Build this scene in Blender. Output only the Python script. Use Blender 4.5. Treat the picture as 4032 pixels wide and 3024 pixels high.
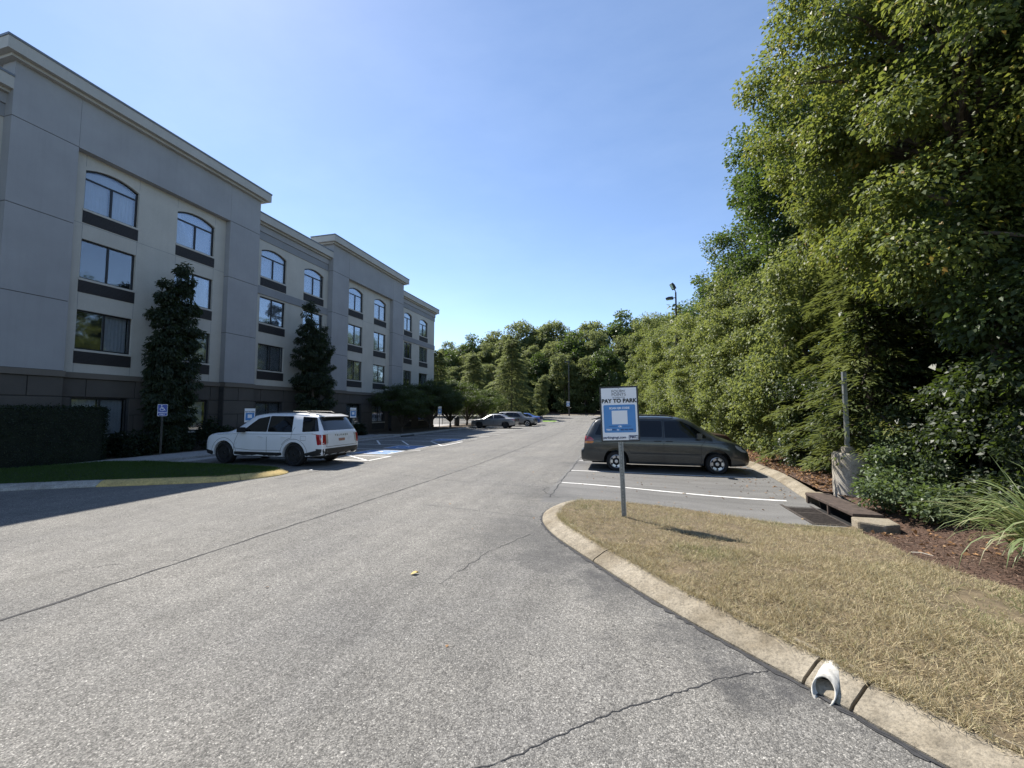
import bpy, bmesh, math, random
import numpy as np
from mathutils import Vector, Matrix
from mathutils.bvhtree import BVHTree

for o in list(bpy.data.objects):
    bpy.data.objects.remove(o)
SC = bpy.context.scene
COL = SC.collection
R = math.radians

# ------------------------------------------------------------------ camera, sky, sun, exposure
CAMH = 1.85
PITCH, YAW, LENS = 3.604, 14.62, 14.6
cam_d = bpy.data.cameras.new('camera')
cam_d.sensor_fit = 'HORIZONTAL'; cam_d.sensor_width = 36; cam_d.lens = LENS
cam_d.clip_start = 0.05; cam_d.clip_end = 4000
cam = bpy.data.objects.new('camera', cam_d); COL.objects.link(cam)
cam.location = (0, 0, CAMH)
cam.rotation_euler = (R(90 + PITCH), 0, R(YAW))
SC.camera = cam

SUN_DIR = Vector((-0.655, 0.46, 1.0)).normalized()      # towards the sun
SUN_EL = math.asin(SUN_DIR.z)
SUN_AZ = math.atan2(SUN_DIR.x, SUN_DIR.y)
world = bpy.data.worlds.new('World'); SC.world = world; world.use_nodes = True
wn = world.node_tree.nodes; wl = world.node_tree.links
sky = wn.new('ShaderNodeTexSky'); sky.sky_type = 'NISHITA'; sky.sun_disc = False
sky.sun_elevation = SUN_EL; sky.sun_rotation = SUN_AZ
sky.altitude = 2200; sky.air_density = 1.0; sky.dust_density = 0.7; sky.ozone_density = 1.1
wtc = wn.new('ShaderNodeTexCoord'); wmp = wn.new('ShaderNodeMapping'); wmp.inputs['Scale'].default_value = (1.6, 3.2, 5.0); wmp.inputs['Rotation'].default_value = (0, .3, .6)
wno = wn.new('ShaderNodeTexNoise'); wno.inputs['Scale'].default_value = 1.6; wno.inputs['Detail'].default_value = 7; wno.inputs['Roughness'].default_value = .62
wrp = wn.new('ShaderNodeMapRange'); wrp.inputs[1].default_value = .42; wrp.inputs[2].default_value = .85; wrp.inputs[3].default_value = 0; wrp.inputs[4].default_value = .055
wmx = wn.new('ShaderNodeMix'); wmx.data_type = 'RGBA'; wmx.inputs[7].default_value = (6.2, 7.2, 8.4, 1)
wl.new(wtc.outputs['Generated'], wmp.inputs[0]); wl.new(wmp.outputs[0], wno.inputs['Vector']); wl.new(wno.outputs['Fac'], wrp.inputs[0]); wl.new(wrp.outputs[0], wmx.inputs[0])
wl.new(sky.outputs[0], wmx.inputs[6]); wl.new(wmx.outputs[2], wn['Background'].inputs[0]); wn['Background'].inputs[1].default_value = 0.13
sun_d = bpy.data.lights.new('sun', 'SUN'); sun_d.energy = 5.0; sun_d.angle = R(0.53); sun_d.color = (1.0, 0.945, 0.86)
sun = bpy.data.objects.new('sun', sun_d); COL.objects.link(sun)
sun.rotation_euler = (-SUN_DIR).to_track_quat('-Z', 'Y').to_euler()
SC.view_settings.view_transform = 'Standard'; SC.view_settings.look = 'None'
SC.view_settings.exposure = 0.84; SC.view_settings.gamma = 1.0

rng = np.random.default_rng(7)
random.seed(7)

# ------------------------------------------------------------------ helpers
def link(name, me, m=None, parent=None, smooth=False):
    o = bpy.data.objects.new(name, me); COL.objects.link(o)
    if m is not None and len(me.materials) == 0:
        me.materials.append(m)
    if parent is not None: o.parent = parent
    if smooth: me.polygons.foreach_set('use_smooth', [True] * len(me.polygons))
    return o
def tag(o, label, cat, group=None):
    o['label'] = label; o['category'] = cat
    if group: o['group'] = group
    return o
def struct(o):
    o['kind'] = 'structure'; return o
def stuff(o, label=None, cat=None):
    o['kind'] = 'stuff'
    if label: o['label'] = label
    if cat: o['category'] = cat
    return o
def thing(name, label, cat, loc=(0, 0, 0), rz=0.0, group=None):
    o = bpy.data.objects.new(name, None); COL.objects.link(o)
    o.location = loc; o.rotation_euler = (0, 0, rz); o.empty_display_size = 0.2
    return tag(o, label, cat, group)
def copy_tree(o, parent=None):
    c = o.copy(); COL.objects.link(c); c.parent = parent
    for ch in list(o.children): copy_tree(ch, c)
    return c

class MB:
    """collects simple solids; build() links them as one mesh"""
    def __init__(s): s.v = []; s.f = []
    def add(s, vs, fs):
        n = len(s.v); s.v += [tuple(v) for v in vs]; s.f += [tuple(i + n for i in f) for f in fs]
    def box(s, x0, x1, y0, y1, z0, z1):
        s.add([(x0,y0,z0),(x1,y0,z0),(x1,y1,z0),(x0,y1,z0),(x0,y0,z1),(x1,y0,z1),(x1,y1,z1),(x0,y1,z1)],
              [(0,3,2,1),(4,5,6,7),(0,1,5,4),(1,2,6,5),(2,3,7,6),(3,0,4,7)])
    def prism(s, poly, a0, a1, ax='z'):
        """poly in 2D extruded between a0 and a1 along an axis"""
        n = len(poly)
        def P(p, a):
            if ax == 'z': return (p[0], p[1], a)
            if ax == 'y': return (p[0], a, p[1])
            return (a, p[0], p[1])
        vs = [P(p, a0) for p in poly] + [P(p, a1) for p in poly]
        fs = [tuple(range(n - 1, -1, -1)), tuple(range(n, 2 * n))] + [(i, (i + 1) % n, n + (i + 1) % n, n + i) for i in range(n)]
        s.add(vs, fs)
    def tube(s, pts, rad, n=8, cap=True):
        pts = [Vector(p) for p in pts]
        if not hasattr(rad, '__len__'): rad = [rad] * len(pts)
        rings = []
        for i, p in enumerate(pts):
            a = pts[max(i - 1, 0)]; b = pts[min(i + 1, len(pts) - 1)]
            t = (b - a).normalized()
            u = t.cross(Vector((0, 0, 1)) if abs(t.z) < .95 else Vector((1, 0, 0))).normalized(); w = t.cross(u)
            rings.append([p + rad[i] * (math.cos(2*math.pi*k/n) * u + math.sin(2*math.pi*k/n) * w) for k in range(n)])
        vs = [v for r_ in rings for v in r_]; fs = []
        for i in range(len(pts) - 1):
            for k in range(n):
                fs.append((i*n + k, i*n + (k+1) % n, (i+1)*n + (k+1) % n, (i+1)*n + k))
        if cap:
            fs.append(tuple(range(n - 1, -1, -1))); fs.append(tuple(range((len(pts)-1)*n, len(pts)*n)))
        s.add(vs, fs)
    def lathe(s, prof, n=24, axis='z', c=(0, 0, 0), cap=True):
        """prof: (radius, height) pairs"""
        vs = []; fs = []
        for r_, h in prof:
            for k in range(n):
                a = 2 * math.pi * k / n
                if axis == 'z': vs.append((c[0] + r_*math.cos(a), c[1] + r_*math.sin(a), c[2] + h))
                elif axis == 'y': vs.append((c[0] + r_*math.cos(a), c[1] + h, c[2] + r_*math.sin(a)))
                else: vs.append((c[0] + h, c[1] + r_*math.cos(a), c[2] + r_*math.sin(a)))
        for i in range(len(prof) - 1):
            for k in range(n):
                fs.append((i*n + k, i*n + (k+1) % n, (i+1)*n + (k+1) % n, (i+1)*n + k))
        if cap: fs.append(tuple(range(n))); fs.append(tuple(range((len(prof)-1)*n, len(prof)*n)))
        s.add(vs, fs)
    def mesh(s, name):
        me = bpy.data.meshes.new(name); me.from_pydata(s.v, [], s.f)
        bm = bmesh.new(); bm.from_mesh(me); bmesh.ops.recalc_face_normals(bm, faces=bm.faces); bm.to_mesh(me); bm.free()
        return me
    def build(s, name, m, parent=None, smooth=None, bevel=0):
        me = s.mesh(name)
        if bevel:
            bm = bmesh.new(); bm.from_mesh(me)
            bmesh.ops.bevel(bm, geom=[e for e in bm.edges], offset=bevel, segments=2, affect='EDGES', profile=.6)
            bm.to_mesh(me); bm.free()
        o = link(name, me, m, parent)
        if smooth is not None:
            me.polygons.foreach_set('use_smooth', [True] * len(me.polygons))
            me.set_sharp_from_angle(angle=R(smooth))
        return o

def sstep(a, b, x):
    t = np.clip((np.asarray(x, float) - a) / (b - a), 0, 1); return t * t * (3 - 2 * t)
def zg(x, y):
    """height of the asphalt: a dip to the storm drain, a rise at the far end"""
    dip = -0.2 * sstep(-1.8, 3.2, x) * (1 - sstep(9.8, 13.4, y)) * sstep(5.0, 8.0, y)
    rise = 0.9 * sstep(46, 76, y)
    return dip + rise
def zgf(x, y): return float(zg(x, y))

# ------------------------------------------------------------------ materials
def new_mat(name):
    m = bpy.data.materials.new(name); m.use_nodes = True
    nt = m.node_tree; b = nt.nodes['Principled BSDF']
    return m, nt, b
def nd(nt, t, **kw):
    n = nt.nodes.new(t)
    for k, v in kw.items(): setattr(n, k, v)
    return n
def pos(nt, scale=1.0, obj=False):
    if obj: src = nd(nt, 'ShaderNodeTexCoord').outputs['Object']
    else: src = nd(nt, 'ShaderNodeNewGeometry').outputs['Position']
    mp = nd(nt, 'ShaderNodeMapping'); nt.links.new(src, mp.inputs[0])
    if hasattr(scale, '__len__'): mp.inputs['Scale'].default_value = scale
    else: mp.inputs['Scale'].default_value = (scale,) * 3
    return mp.outputs[0]
def noise(nt, vec, scale, detail=4, rough=.55):
    n = nd(nt, 'ShaderNodeTexNoise'); n.inputs['Scale'].default_value = scale
    n.inputs['Detail'].default_value = detail; n.inputs['Roughness'].default_value = rough
    nt.links.new(vec, n.inputs['Vector']); return n.outputs['Fac']
def ramp(nt, fac, stops):
    r_ = nd(nt, 'ShaderNodeValToRGB'); e = r_.color_ramp.elements
    while len(e) < len(stops): e.new(.5)
    for i, (p, c) in enumerate(stops):
        e[i].position = p; e[i].color = (*c, 1) if len(c) == 3 else c
    nt.links.new(fac, r_.inputs[0]); return r_.outputs[0]
def mixc(nt, fac, a, b, mode='MIX'):
    n = nd(nt, 'ShaderNodeMix', data_type='RGBA', blend_type=mode)
    for sock, v in ((n.inputs[0], fac), (n.inputs[6], a), (n.inputs[7], b)):
        if hasattr(v, 'links') or isinstance(v, bpy.types.NodeSocket): nt.links.new(v, sock)
        elif isinstance(v, (int, float)): sock.default_value = v
        else: sock.default_value = (*v, 1)
    return n.outputs[2]
def math_(nt, op, a, b=None, c=None):
    n = nd(nt, 'ShaderNodeMath', operation=op)
    for i, v in enumerate((a, b, c)):
        if v is None: continue
        if isinstance(v, bpy.types.NodeSocket): nt.links.new(v, n.inputs[i])
        else: n.inputs[i].default_value = v
    return n.outputs[0]
def bump(nt, b, h, strength=.3, dist=.01):
    n = nd(nt, 'ShaderNodeBump'); n.inputs['Strength'].default_value = strength; n.inputs['Distance'].default_value = dist
    nt.links.new(h, n.inputs['Height']); nt.links.new(n.outputs[0], b.inputs['Normal'])

def mat_plain(name, col, rough=.6, metal=0, var=.12, scale=6, bmp=0, bscale=60, spec=.5, coat=0, obj=True):
    m, nt, b = new_mat(name)
    p = pos(nt, 1, obj=obj); f = noise(nt, p, scale, 5)
    lo = tuple(max(0, c * (1 - var)) for c in col); hi = tuple(min(1, c * (1 + var)) for c in col)
    nt.links.new(ramp(nt, f, [(.3, lo), (.7, hi)]), b.inputs['Base Color'])
    b.inputs['Roughness'].default_value = rough; b.inputs['Metallic'].default_value = metal
    b.inputs['Specular IOR Level'].default_value = spec; b.inputs['Coat Weight'].default_value = coat
    b.inputs['Coat Roughness'].default_value = .04
    if bmp: bump(nt, b, noise(nt, p, bscale, 3), bmp, .01)
    return m

def nd_x(nt, p):
    q = nd(nt, 'ShaderNodeSeparateXYZ'); nt.links.new(p, q.inputs[0]); return q.outputs[0]
def mat_asphalt():
    m, nt, b = new_mat('asphalt')
    p = pos(nt)
    v = nd(nt, 'ShaderNodeTexVoronoi'); v.inputs['Scale'].default_value = 125; nt.links.new(p, v.inputs['Vector'])
    sep = nd(nt, 'ShaderNodeSeparateColor'); nt.links.new(v.outputs['Color'], sep.inputs[0])
    v2 = nd(nt, 'ShaderNodeTexVoronoi'); v2.inputs['Scale'].default_value = 62; nt.links.new(p, v2.inputs['Vector'])
    sep2 = nd(nt, 'ShaderNodeSeparateColor'); nt.links.new(v2.outputs['Color'], sep2.inputs[0])
    base = ramp(nt, sep.outputs[0], [(0, (.10, .098, .096)), (.3, (.175, .172, .167)), (.7, (.235, .23, .222)), (.93, (.30, .292, .28)), (1, (.45, .44, .42))])
    st = ramp(nt, sep2.outputs[1], [(0, (.55,)*3), (.5, (1,)*3), (.92, (1.12,)*3), (1, (1.6,)*3)])
    base = mixc(nt, .7, base, st, 'MULTIPLY')
    gap = ramp(nt, v.outputs['Distance'], [(.35, (1,)*3), (.75, (.45,)*3)])
    base = mixc(nt, .55, base, gap, 'MULTIPLY')
    big = noise(nt, p, .45, 6, .6)
    base = mixc(nt, 1, base, ramp(nt, big, [(.3, (.82, .83, .85)), (.55, (1, 1, .99)), (.75, (1.12, 1.11, 1.09))]), 'MULTIPLY')
    med = noise(nt, p, 3.2, 5, .65)
    base = mixc(nt, 1, base, ramp(nt, med, [(.28, (.84,)*3), (.6, (1.04,)*3)]), 'MULTIPLY')
    # worn lengthwise streaks
    stx = noise(nt, pos(nt, (2.2, .12, 1)), 1.4, 4, .6)
    base = mixc(nt, 1, base, ramp(nt, stx, [(.32, (.87,)*3), (.6, (1.03,)*3)]), 'MULTIPLY')
    wv = math_(nt, 'SINE', math_(nt, 'ADD', math_(nt, 'MULTIPLY', nd_x(nt, p), 1.75), math_(nt, 'MULTIPLY', noise(nt, p, .25, 3), 3.0)))
    base = mixc(nt, 1, base, ramp(nt, math_(nt, 'ADD', math_(nt, 'MULTIPLY', wv, .5), .5), [(.0, (.93,)*3), (.8, (1.03,)*3)]), 'MULTIPLY')
    # the parking bays on the right are laid in another, smoother mix
    sx = nd(nt, 'ShaderNodeSeparateXYZ'); nt.links.new(p, sx.inputs[0])
    xw = math_(nt, 'ADD', sx.outputs[0], math_(nt, 'MULTIPLY', math_(nt, 'SUBTRACT', noise(nt, p, 2.5, 4), .5), .25))
    bay = math_(nt, 'MULTIPLY', math_(nt, 'GREATER_THAN', xw, -1.62), math_(nt, 'GREATER_THAN', sx.outputs[1], 8.4))
    smooth = ramp(nt, noise(nt, p, 70, 3), [(.3, (.135, .135, .136)), (.7, (.185, .185, .186))])
    smooth = mixc(nt, 1, smooth, ramp(nt, noise(nt, pos(nt, (.5, 2.5, 1)), 1.2, 5), [(.3, (.78,)*3), (.65, (1.1,)*3)]), 'MULTIPLY')
    smooth = mixc(nt, 1, smooth, ramp(nt, noise(nt, p, 4.5, 2), [(.24, (.55,)*3), (.30, (1,)*3)]), 'MULTIPLY')
    base = mixc(nt, bay, base, smooth)
    # tar stains by the kerb nose
    for (cx, cy, r0, r1, st_) in ((-1.15, 6.2, .1, 1.4, .55), (-.55, 5.3, .05, .8, .6), (0, 4.6, .05, .7, .55), (.6, 3.75, .03, .55, .55), (-1.7, 9.2, .1, 1.1, .45), (-1.5, 14.6, .1, .9, .5), (1.05, 3.25, .02, .4, .7), (-6.5, 6.5, -.3, 1.0, .18), (-3.2, 12, -.3, 1.4, .22), (-7.2, 17, -.3, 1.5, .2), (-2.6, 3.4, -.4, .9, .15)):
        dv = nd(nt, 'ShaderNodeVectorMath', operation='DISTANCE'); nt.links.new(p, dv.inputs[0]); dv.inputs[1].default_value = (cx, cy, 0)
        d = math_(nt, 'ADD', dv.outputs[1], math_(nt, 'MULTIPLY', math_(nt, 'SUBTRACT', noise(nt, p, 2.4, 6, .7), .5), 2.2))
        mr = nd(nt, 'ShaderNodeMapRange'); mr.inputs[1].default_value = r0; mr.inputs[2].default_value = r1
        mr.inputs[3].default_value = st_; mr.inputs[4].default_value = 0; nt.links.new(d, mr.inputs[0])
        base = mixc(nt, mr.outputs[0], base, (.045, .046, .05))
    base = mixc(nt, 1, base, (1.02, 1.0, .955), 'MULTIPLY')
    nt.links.new(base, b.inputs['Base Color'])
    b.inputs['Roughness'].default_value = .82; b.inputs['Specular IOR Level'].default_value = .35
    hgt = math_(nt, 'ADD', math_(nt, 'MULTIPLY', v.outputs['Distance'], -1), sep.outputs[2])
    bump(nt, b, hgt, .55, .006)
    return m

def mat_stucco(name, col, var=.07):
    m, nt, b = new_mat(name)
    p = pos(nt)
    f = noise(nt, p, .8, 6, .6); g = noise(nt, p, 55, 3, .7)
    c = ramp(nt, f, [(.3, tuple(x * (1 - var) for x in col)), (.7, tuple(x * (1 + var) for x in col))])
    c = mixc(nt, 1, c, ramp(nt, g, [(.3, (.9,)*3), (.7, (1.06,)*3)]), 'MULTIPLY')
    drip = noise(nt, pos(nt, (6, 6, .35)), 1.2, 4, .6)      # rain streaks
    c = mixc(nt, 1, c, ramp(nt, drip, [(.3, (.965, .965, .96)), (.5, (1,)*3)]), 'MULTIPLY')
    nt.links.new(c, b.inputs['Base Color']); b.inputs['Roughness'].default_value = .92
    b.inputs['Specular IOR Level'].default_value = .2
    bump(nt, b, g, .5, .006)
    return m

def mat_leaf(name, ramp_cols, trans=.38, rough=.45, tcol=(.26, .38, .05)):
    """leaf: tint attribute picks a colour, light comes through the blade"""
    m, nt, b = new_mat(name)
    at = nd(nt, 'ShaderNodeAttribute', attribute_name='tint')
    n = len(ramp_cols)
    c = ramp(nt, at.outputs['Fac'], [(i / (n - 1), q) for i, q in enumerate(ramp_cols)])
    nt.links.new(c, b.inputs['Base Color']); b.inputs['Roughness'].default_value = rough
    b.inputs['Specular IOR Level'].default_value = .3
    tr = nd(nt, 'ShaderNodeBsdfTranslucent')
    tc = mixc(nt, .55, c, tcol); nt.links.new(tc, tr.inputs[0])
    mx = nd(nt, 'ShaderNodeMixShader'); mx.inputs[0].default_value = trans
    nt.links.new(b.outputs[0], mx.inputs[1]); nt.links.new(tr.outputs[0], mx.inputs[2])
    nt.links.new(mx.outputs[0], nt.nodes['Material Output'].inputs[0])
    return m

def mat_glass(name, tint=(.86, .89, .92), mix=.3, rough=.03):
    """window pane: mirror-like share by angle over see-through glass"""
    m, nt, b = new_mat(name); nt.nodes.remove(b)
    gl = nd(nt, 'ShaderNodeBsdfGlossy'); gl.inputs['Roughness'].default_value = rough; gl.inputs[0].default_value = (.95, .97, 1, 1)
    tr = nd(nt, 'ShaderNodeBsdfTransparent'); tr.inputs[0].default_value = (*tint, 1)
    lw = nd(nt, 'ShaderNodeLayerWeight'); lw.inputs[0].default_value = .35
    f = math_(nt, 'ADD', math_(nt, 'MULTIPLY', lw.outputs[0], .62), mix * .35)
    wob = nd(nt, 'ShaderNodeBump'); wob.inputs['Strength'].default_value = .05; wob.inputs['Distance'].default_value = .02
    nt.links.new(noise(nt, pos(nt), 1.6, 2), wob.inputs['Height']); nt.links.new(wob.outputs[0], gl.inputs['Normal'])
    mx = nd(nt, 'ShaderNodeMixShader'); nt.links.new(f, mx.inputs[0])
    nt.links.new(tr.outputs[0], mx.inputs[1]); nt.links.new(gl.outputs[0], mx.inputs[2])
    nt.links.new(mx.outputs[0], nt.nodes['Material Output'].inputs[0])
    return m

M = {}
M['asphalt'] = mat_asphalt()
M['crack'] = mat_plain('crack_fill', (.035, .035, .037), .9, var=.4, scale=30, obj=False)
def mat_paint(name, col, wear=.45):
    m, nt, b = new_mat(name); p = pos(nt)
    f = noise(nt, p, 26, 5, .7); g = noise(nt, p, 2.5, 3)
    c = ramp(nt, f, [(.30, (.22, .22, .22)), (wear, col)])
    c = mixc(nt, 1, c, ramp(nt, g, [(.3, (.8,)*3), (.7, (1.05,)*3)]), 'MULTIPLY')
    nt.links.new(c, b.inputs['Base Color']); b.inputs['Roughness'].default_value = .75
    return m
M['white_paint'] = mat_paint('white_paint', (.78, .77, .74))
M['blue_paint'] = mat_paint('blue_paint', (.07, .20, .46), .5)
def mat_kerb(name, col, col2):
    m, nt, b = new_mat(name); p = pos(nt)
    f = noise(nt, p, 1.6, 6, .65); g = noise(nt, p, 48, 4, .7)
    c = ramp(nt, f, [(.32, col2), (.62, col)])
    c = mixc(nt, 1, c, ramp(nt, g, [(.28, (.5,)*3), (.5, (1,)*3), (.66, (1.2,)*3), (.78, (1.9,)*3)]), 'MULTIPLY')
    c = mixc(nt, 1, c, ramp(nt, noise(nt, p, 9, 5, .7), [(.3, (.72,)*3), (.6, (1.1,)*3)]), 'MULTIPLY')
    nt.links.new(c, b.inputs['Base Color']); b.inputs['Roughness'].default_value = .9
    bump(nt, b, g, .6, .012); return m
M['kerb'] = mat_kerb('kerb_concrete', (.30, .262, .20), (.165, .135, .09))
M['kerb_yellow'] = mat_kerb('kerb_yellow_paint', (.56, .41, .15), (.44, .33, .14))
M['kerb_grey'] = mat_kerb('kerb_grey_concrete', (.36, .345, .31), (.26, .245, .22))
M['walk'] = mat_kerb('sidewalk_concrete', (.36, .345, .325), (.29, .275, .255))
M['joint'] = mat_plain('joint_dirt', (.05, .042, .03), .95, var=.4, scale=20, obj=False)
M['soil'] = mat_plain('soil', (.10, .075, .05), .95, var=.45, scale=6, bmp=.6, bscale=40, obj=False)
M['drygrass_soil'] = mat_plain('dry_grass_soil', (.125, .095, .055), .95, var=.4, scale=9, bmp=.6, bscale=60, obj=False)
M['greengrass_soil'] = mat_plain('green_turf_soil', (.025, .045, .015), .95, var=.3, scale=5, bmp=.5, bscale=60, obj=False)
M['mulch_soil'] = mat_plain('mulch_soil', (.075, .043, .028), .95, var=.5, scale=14, bmp=.8, bscale=45, obj=False)
M['ground'] = mat_plain('ground_earth', (.07, .07, .035), .95, var=.5, scale=.6, bmp=.3, bscale=10, obj=False)
M['beige'] = mat_stucco('stucco_beige', (.50, .48, .43))
M['grey'] = mat_stucco('stucco_grey', (.335, .335, .34))
M['grey_dark'] = mat_stucco('stucco_band_grey', (.27, .275, .285))
M['cornice'] = mat_stucco('stucco_cornice', (.44, .425, .39))
M['trim'] = mat_stucco('stucco_trim', (.165, .145, .122))
M['block'] = mat_stucco('stucco_base_block', (.105, .094, .083), .1)
M['joint_dark'] = mat_plain('wall_joint', (.05, .05, .05), .9, var=.2, obj=False)
M['coping'] = mat_plain('coping_metal', (.16, .17, .18), .45, .4, var=.08)
M['win_frame'] = mat_plain('window_frame_bronze', (.030, .031, .034), .4, .3, var=.1)
M['sill'] = mat_plain('window_sill', (.50, .48, .43), .7, var=.08)
M['grille'] = mat_plain('grille_bronze', (.045, .043, .045), .55, .2, var=.15, scale=20)
M['glass'] = mat_glass('window_glass')
M['curtain'] = mat_plain('curtain_cloth', (.66, .67, .67), .95, var=.08, scale=3)
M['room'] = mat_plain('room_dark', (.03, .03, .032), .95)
M['roof'] = mat_plain('roof_membrane', (.4, .4, .4), .9)
M['tyre'] = mat_plain('tyre_rubber', (.009, .009, .0095), .8, var=.25, scale=20)
M['black'] = mat_plain('black_plastic', (.015, .015, .016), .5, var=.2)
M['arch_black'] = mat_plain('wheel_well', (.006, .006, .006), .95)
M['alloy'] = mat_plain('alloy_silver', (.52, .52, .53), .32, .8, var=.06)
M['black_rim'] = mat_plain('black_rim', (.012, .012, .013), .35, .2, var=.1)
def mat_car(name, col, metal=0.0, rough=.32):
    m, nt, b = new_mat(name); p = pos(nt, 1, obj=True)
    dust = noise(nt, p, 1.5, 5, .65)
    c = mixc(nt, math_(nt, 'MULTIPLY', ramp(nt, dust, [(.45, (0,)*3), (.8, (1,)*3)]), .10), col, (.30, .28, .24))
    nt.links.new(c, b.inputs['Base Color']); b.inputs['Metallic'].default_value = metal
    nt.links.new(ramp(nt, dust, [(.3, (rough,)*3), (.8, (rough + .15,)*3)]), b.inputs['Roughness'])
    b.inputs['Coat Weight'].default_value = .8; b.inputs['Coat Roughness'].default_value = .06
    return m
M['car_glass'] = mat_plain('car_glass', (.004, .005, .006), .04, 0, var=.05, spec=.5)
M['car_glass2'] = mat_plain('car_glass_rear', (.02, .026, .03), .06, 0, var=.05, spec=.9)
M['tail_red'] = mat_plain('lamp_red', (.30, .012, .015), .15, var=.15, coat=1)
M['tail_clear'] = mat_plain('lamp_clear', (.45, .42, .38), .15, var=.15, coat=1)
M['tail_amber'] = mat_plain('lamp_amber', (.55, .16, .03), .15, var=.15, coat=1)
M['head_lamp'] = mat_plain('head_lamp', (.35, .36, .37), .1, .3, var=.2, coat=1)
M['chrome'] = mat_plain('chrome', (.6, .6, .6), .15, 1, var=.03)
M['seam'] = mat_plain('panel_seam', (.02, .02, .02), .8)
M['plate'] = mat_plain('plate', (.35, .18, .12), .5, var=.5, scale=40)
M['steel'] = mat_plain('galvanised_steel', (.30, .31, .31), .5, .75, var=.2, scale=14)
M['sign_white'] = mat_plain('sign_white', (.80, .81, .84), .4, var=.02)
M['sign_black'] = mat_plain('sign_black', (.012, .012, .014), .4, var=.05)
M['sign_blue'] = mat_plain('sign_blue', (.065, .24, .55), .4, var=.03)
M['sign_grey'] = mat_plain('sign_grey_ink', (.16, .16, .18), .5, var=.03)
M['sign_navy'] = mat_plain('sign_navy', (.015, .03, .10), .5, var=.03)
M['access_blue'] = mat_plain('access_blue', (.02, .06, .33), .4, var=.04)
M['pole'] = mat_plain('pole_bronze', (.05, .048, .045), .5, .3, var=.2)
M['lens'] = mat_plain('lamp_lens', (.55, .7, .5), .2, var=.05)
M['rust'] = mat_plain('rusty_iron', (.075, .055, .045), .8, .2, var=.4, scale=12, bmp=.4)
M['iron'] = mat_plain('grate_iron', (.07, .058, .05), .7, .4, var=.4, scale=15)
M['conc'] = mat_kerb('pole_base_concrete', (.42, .39, .34), (.27, .24, .19))
M['pvc'] = mat_plain('white_pvc', (.50, .48, .43), .6, var=.45, scale=22)
M['bark'] = mat_plain('bark', (.085, .07, .055), .95, var=.45, scale=9, bmp=.8, bscale=30)
M['bark_pale'] = mat_plain('bark_pale', (.27, .24, .20), .9, var=.3, scale=12, bmp=.5, bscale=30)
M['straw'] = mat_leaf('dry_grass_blade', [(.29, .23, .13), (.43, .355, .21), (.57, .49, .32), (.30, .285, .135), (.11, .155, .045)], .25, .8, (.36, .30, .15))
M['turf'] = mat_leaf('green_grass_blade', [(.022, .05, .012), (.036, .078, .016), (.055, .105, .022)], .3, .6)
M['chips'] = mat_leaf('mulch_chip', [(.045, .027, .02), (.10, .06, .042), (.17, .105, .075), (.30, .22, .16)], .02, .9, (.1, .06, .04))
M['litter'] = mat_leaf('leaf_litter', [(.10, .05, .025), (.20, .11, .05), (.30, .17, .08), (.36, .26, .15)], .1, .8, (.3, .16, .06))
M['leaf_big'] = mat_leaf('leaf_bright', [(.045, .068, .021), (.078, .11, .03), (.12, .155, .04), (.175, .20, .048), (.34, .27, .05), (.42, .19, .04)], .42, .5, (.34, .39, .06))
M['leaf_vine'] = mat_leaf('leaf_vine', [(.055, .08, .028), (.09, .125, .038), (.13, .165, .05), (.175, .205, .06), (.27, .24, .07)], .46, .5, (.36, .40, .09))
M['leaf_dark'] = mat_leaf('leaf_dark', [(.032, .05, .02), (.052, .078, .027), (.075, .105, .035), (.105, .135, .045)], .3, .5)
M['leaf_under_shade'] = mat_leaf('leaf_understorey_shade', [(.013, .022, .010), (.022, .035, .014), (.034, .050, .02), (.055, .072, .03)], .2, .45)  # leaf colour darkened to stand in for deep shade under the canopy
M['leaf_far'] = mat_leaf('leaf_far', [(.07, .095, .042), (.11, .14, .056), (.15, .18, .07), (.21, .22, .08)], .46, .6, (.36, .40, .13))
M['leaf_hemlock'] = mat_leaf('leaf_hemlock', [(.05, .072, .022), (.08, .105, .030), (.115, .138, .038), (.16, .165, .045)], .32, .55, (.30, .34, .07))
M['leaf_pale'] = mat_leaf('leaf_pale', [(.07, .10, .05), (.11, .145, .075), (.15, .19, .11)], .3, .45)
M['leaf_maple'] = mat_leaf('leaf_japanese_maple', [(.02, .032, .014), (.035, .05, .018), (.05, .065, .02), (.13, .10, .03)], .28, .5)
M['leaf_column'] = mat_leaf('leaf_column_tree', [(.02, .03, .018), (.03, .042, .022), (.045, .058, .03)], .15, .5)
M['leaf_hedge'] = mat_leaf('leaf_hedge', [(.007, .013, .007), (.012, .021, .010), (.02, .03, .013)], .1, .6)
M['reed'] = mat_leaf('reed_blade', [(.14, .19, .075), (.21, .27, .115), (.31, .36, .18), (.34, .31, .18)], .35, .45, (.35, .42, .12))
M['core'] = mat_plain('foliage_core', (.012, .016, .008), 1.0, var=.4, scale=5)

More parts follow.
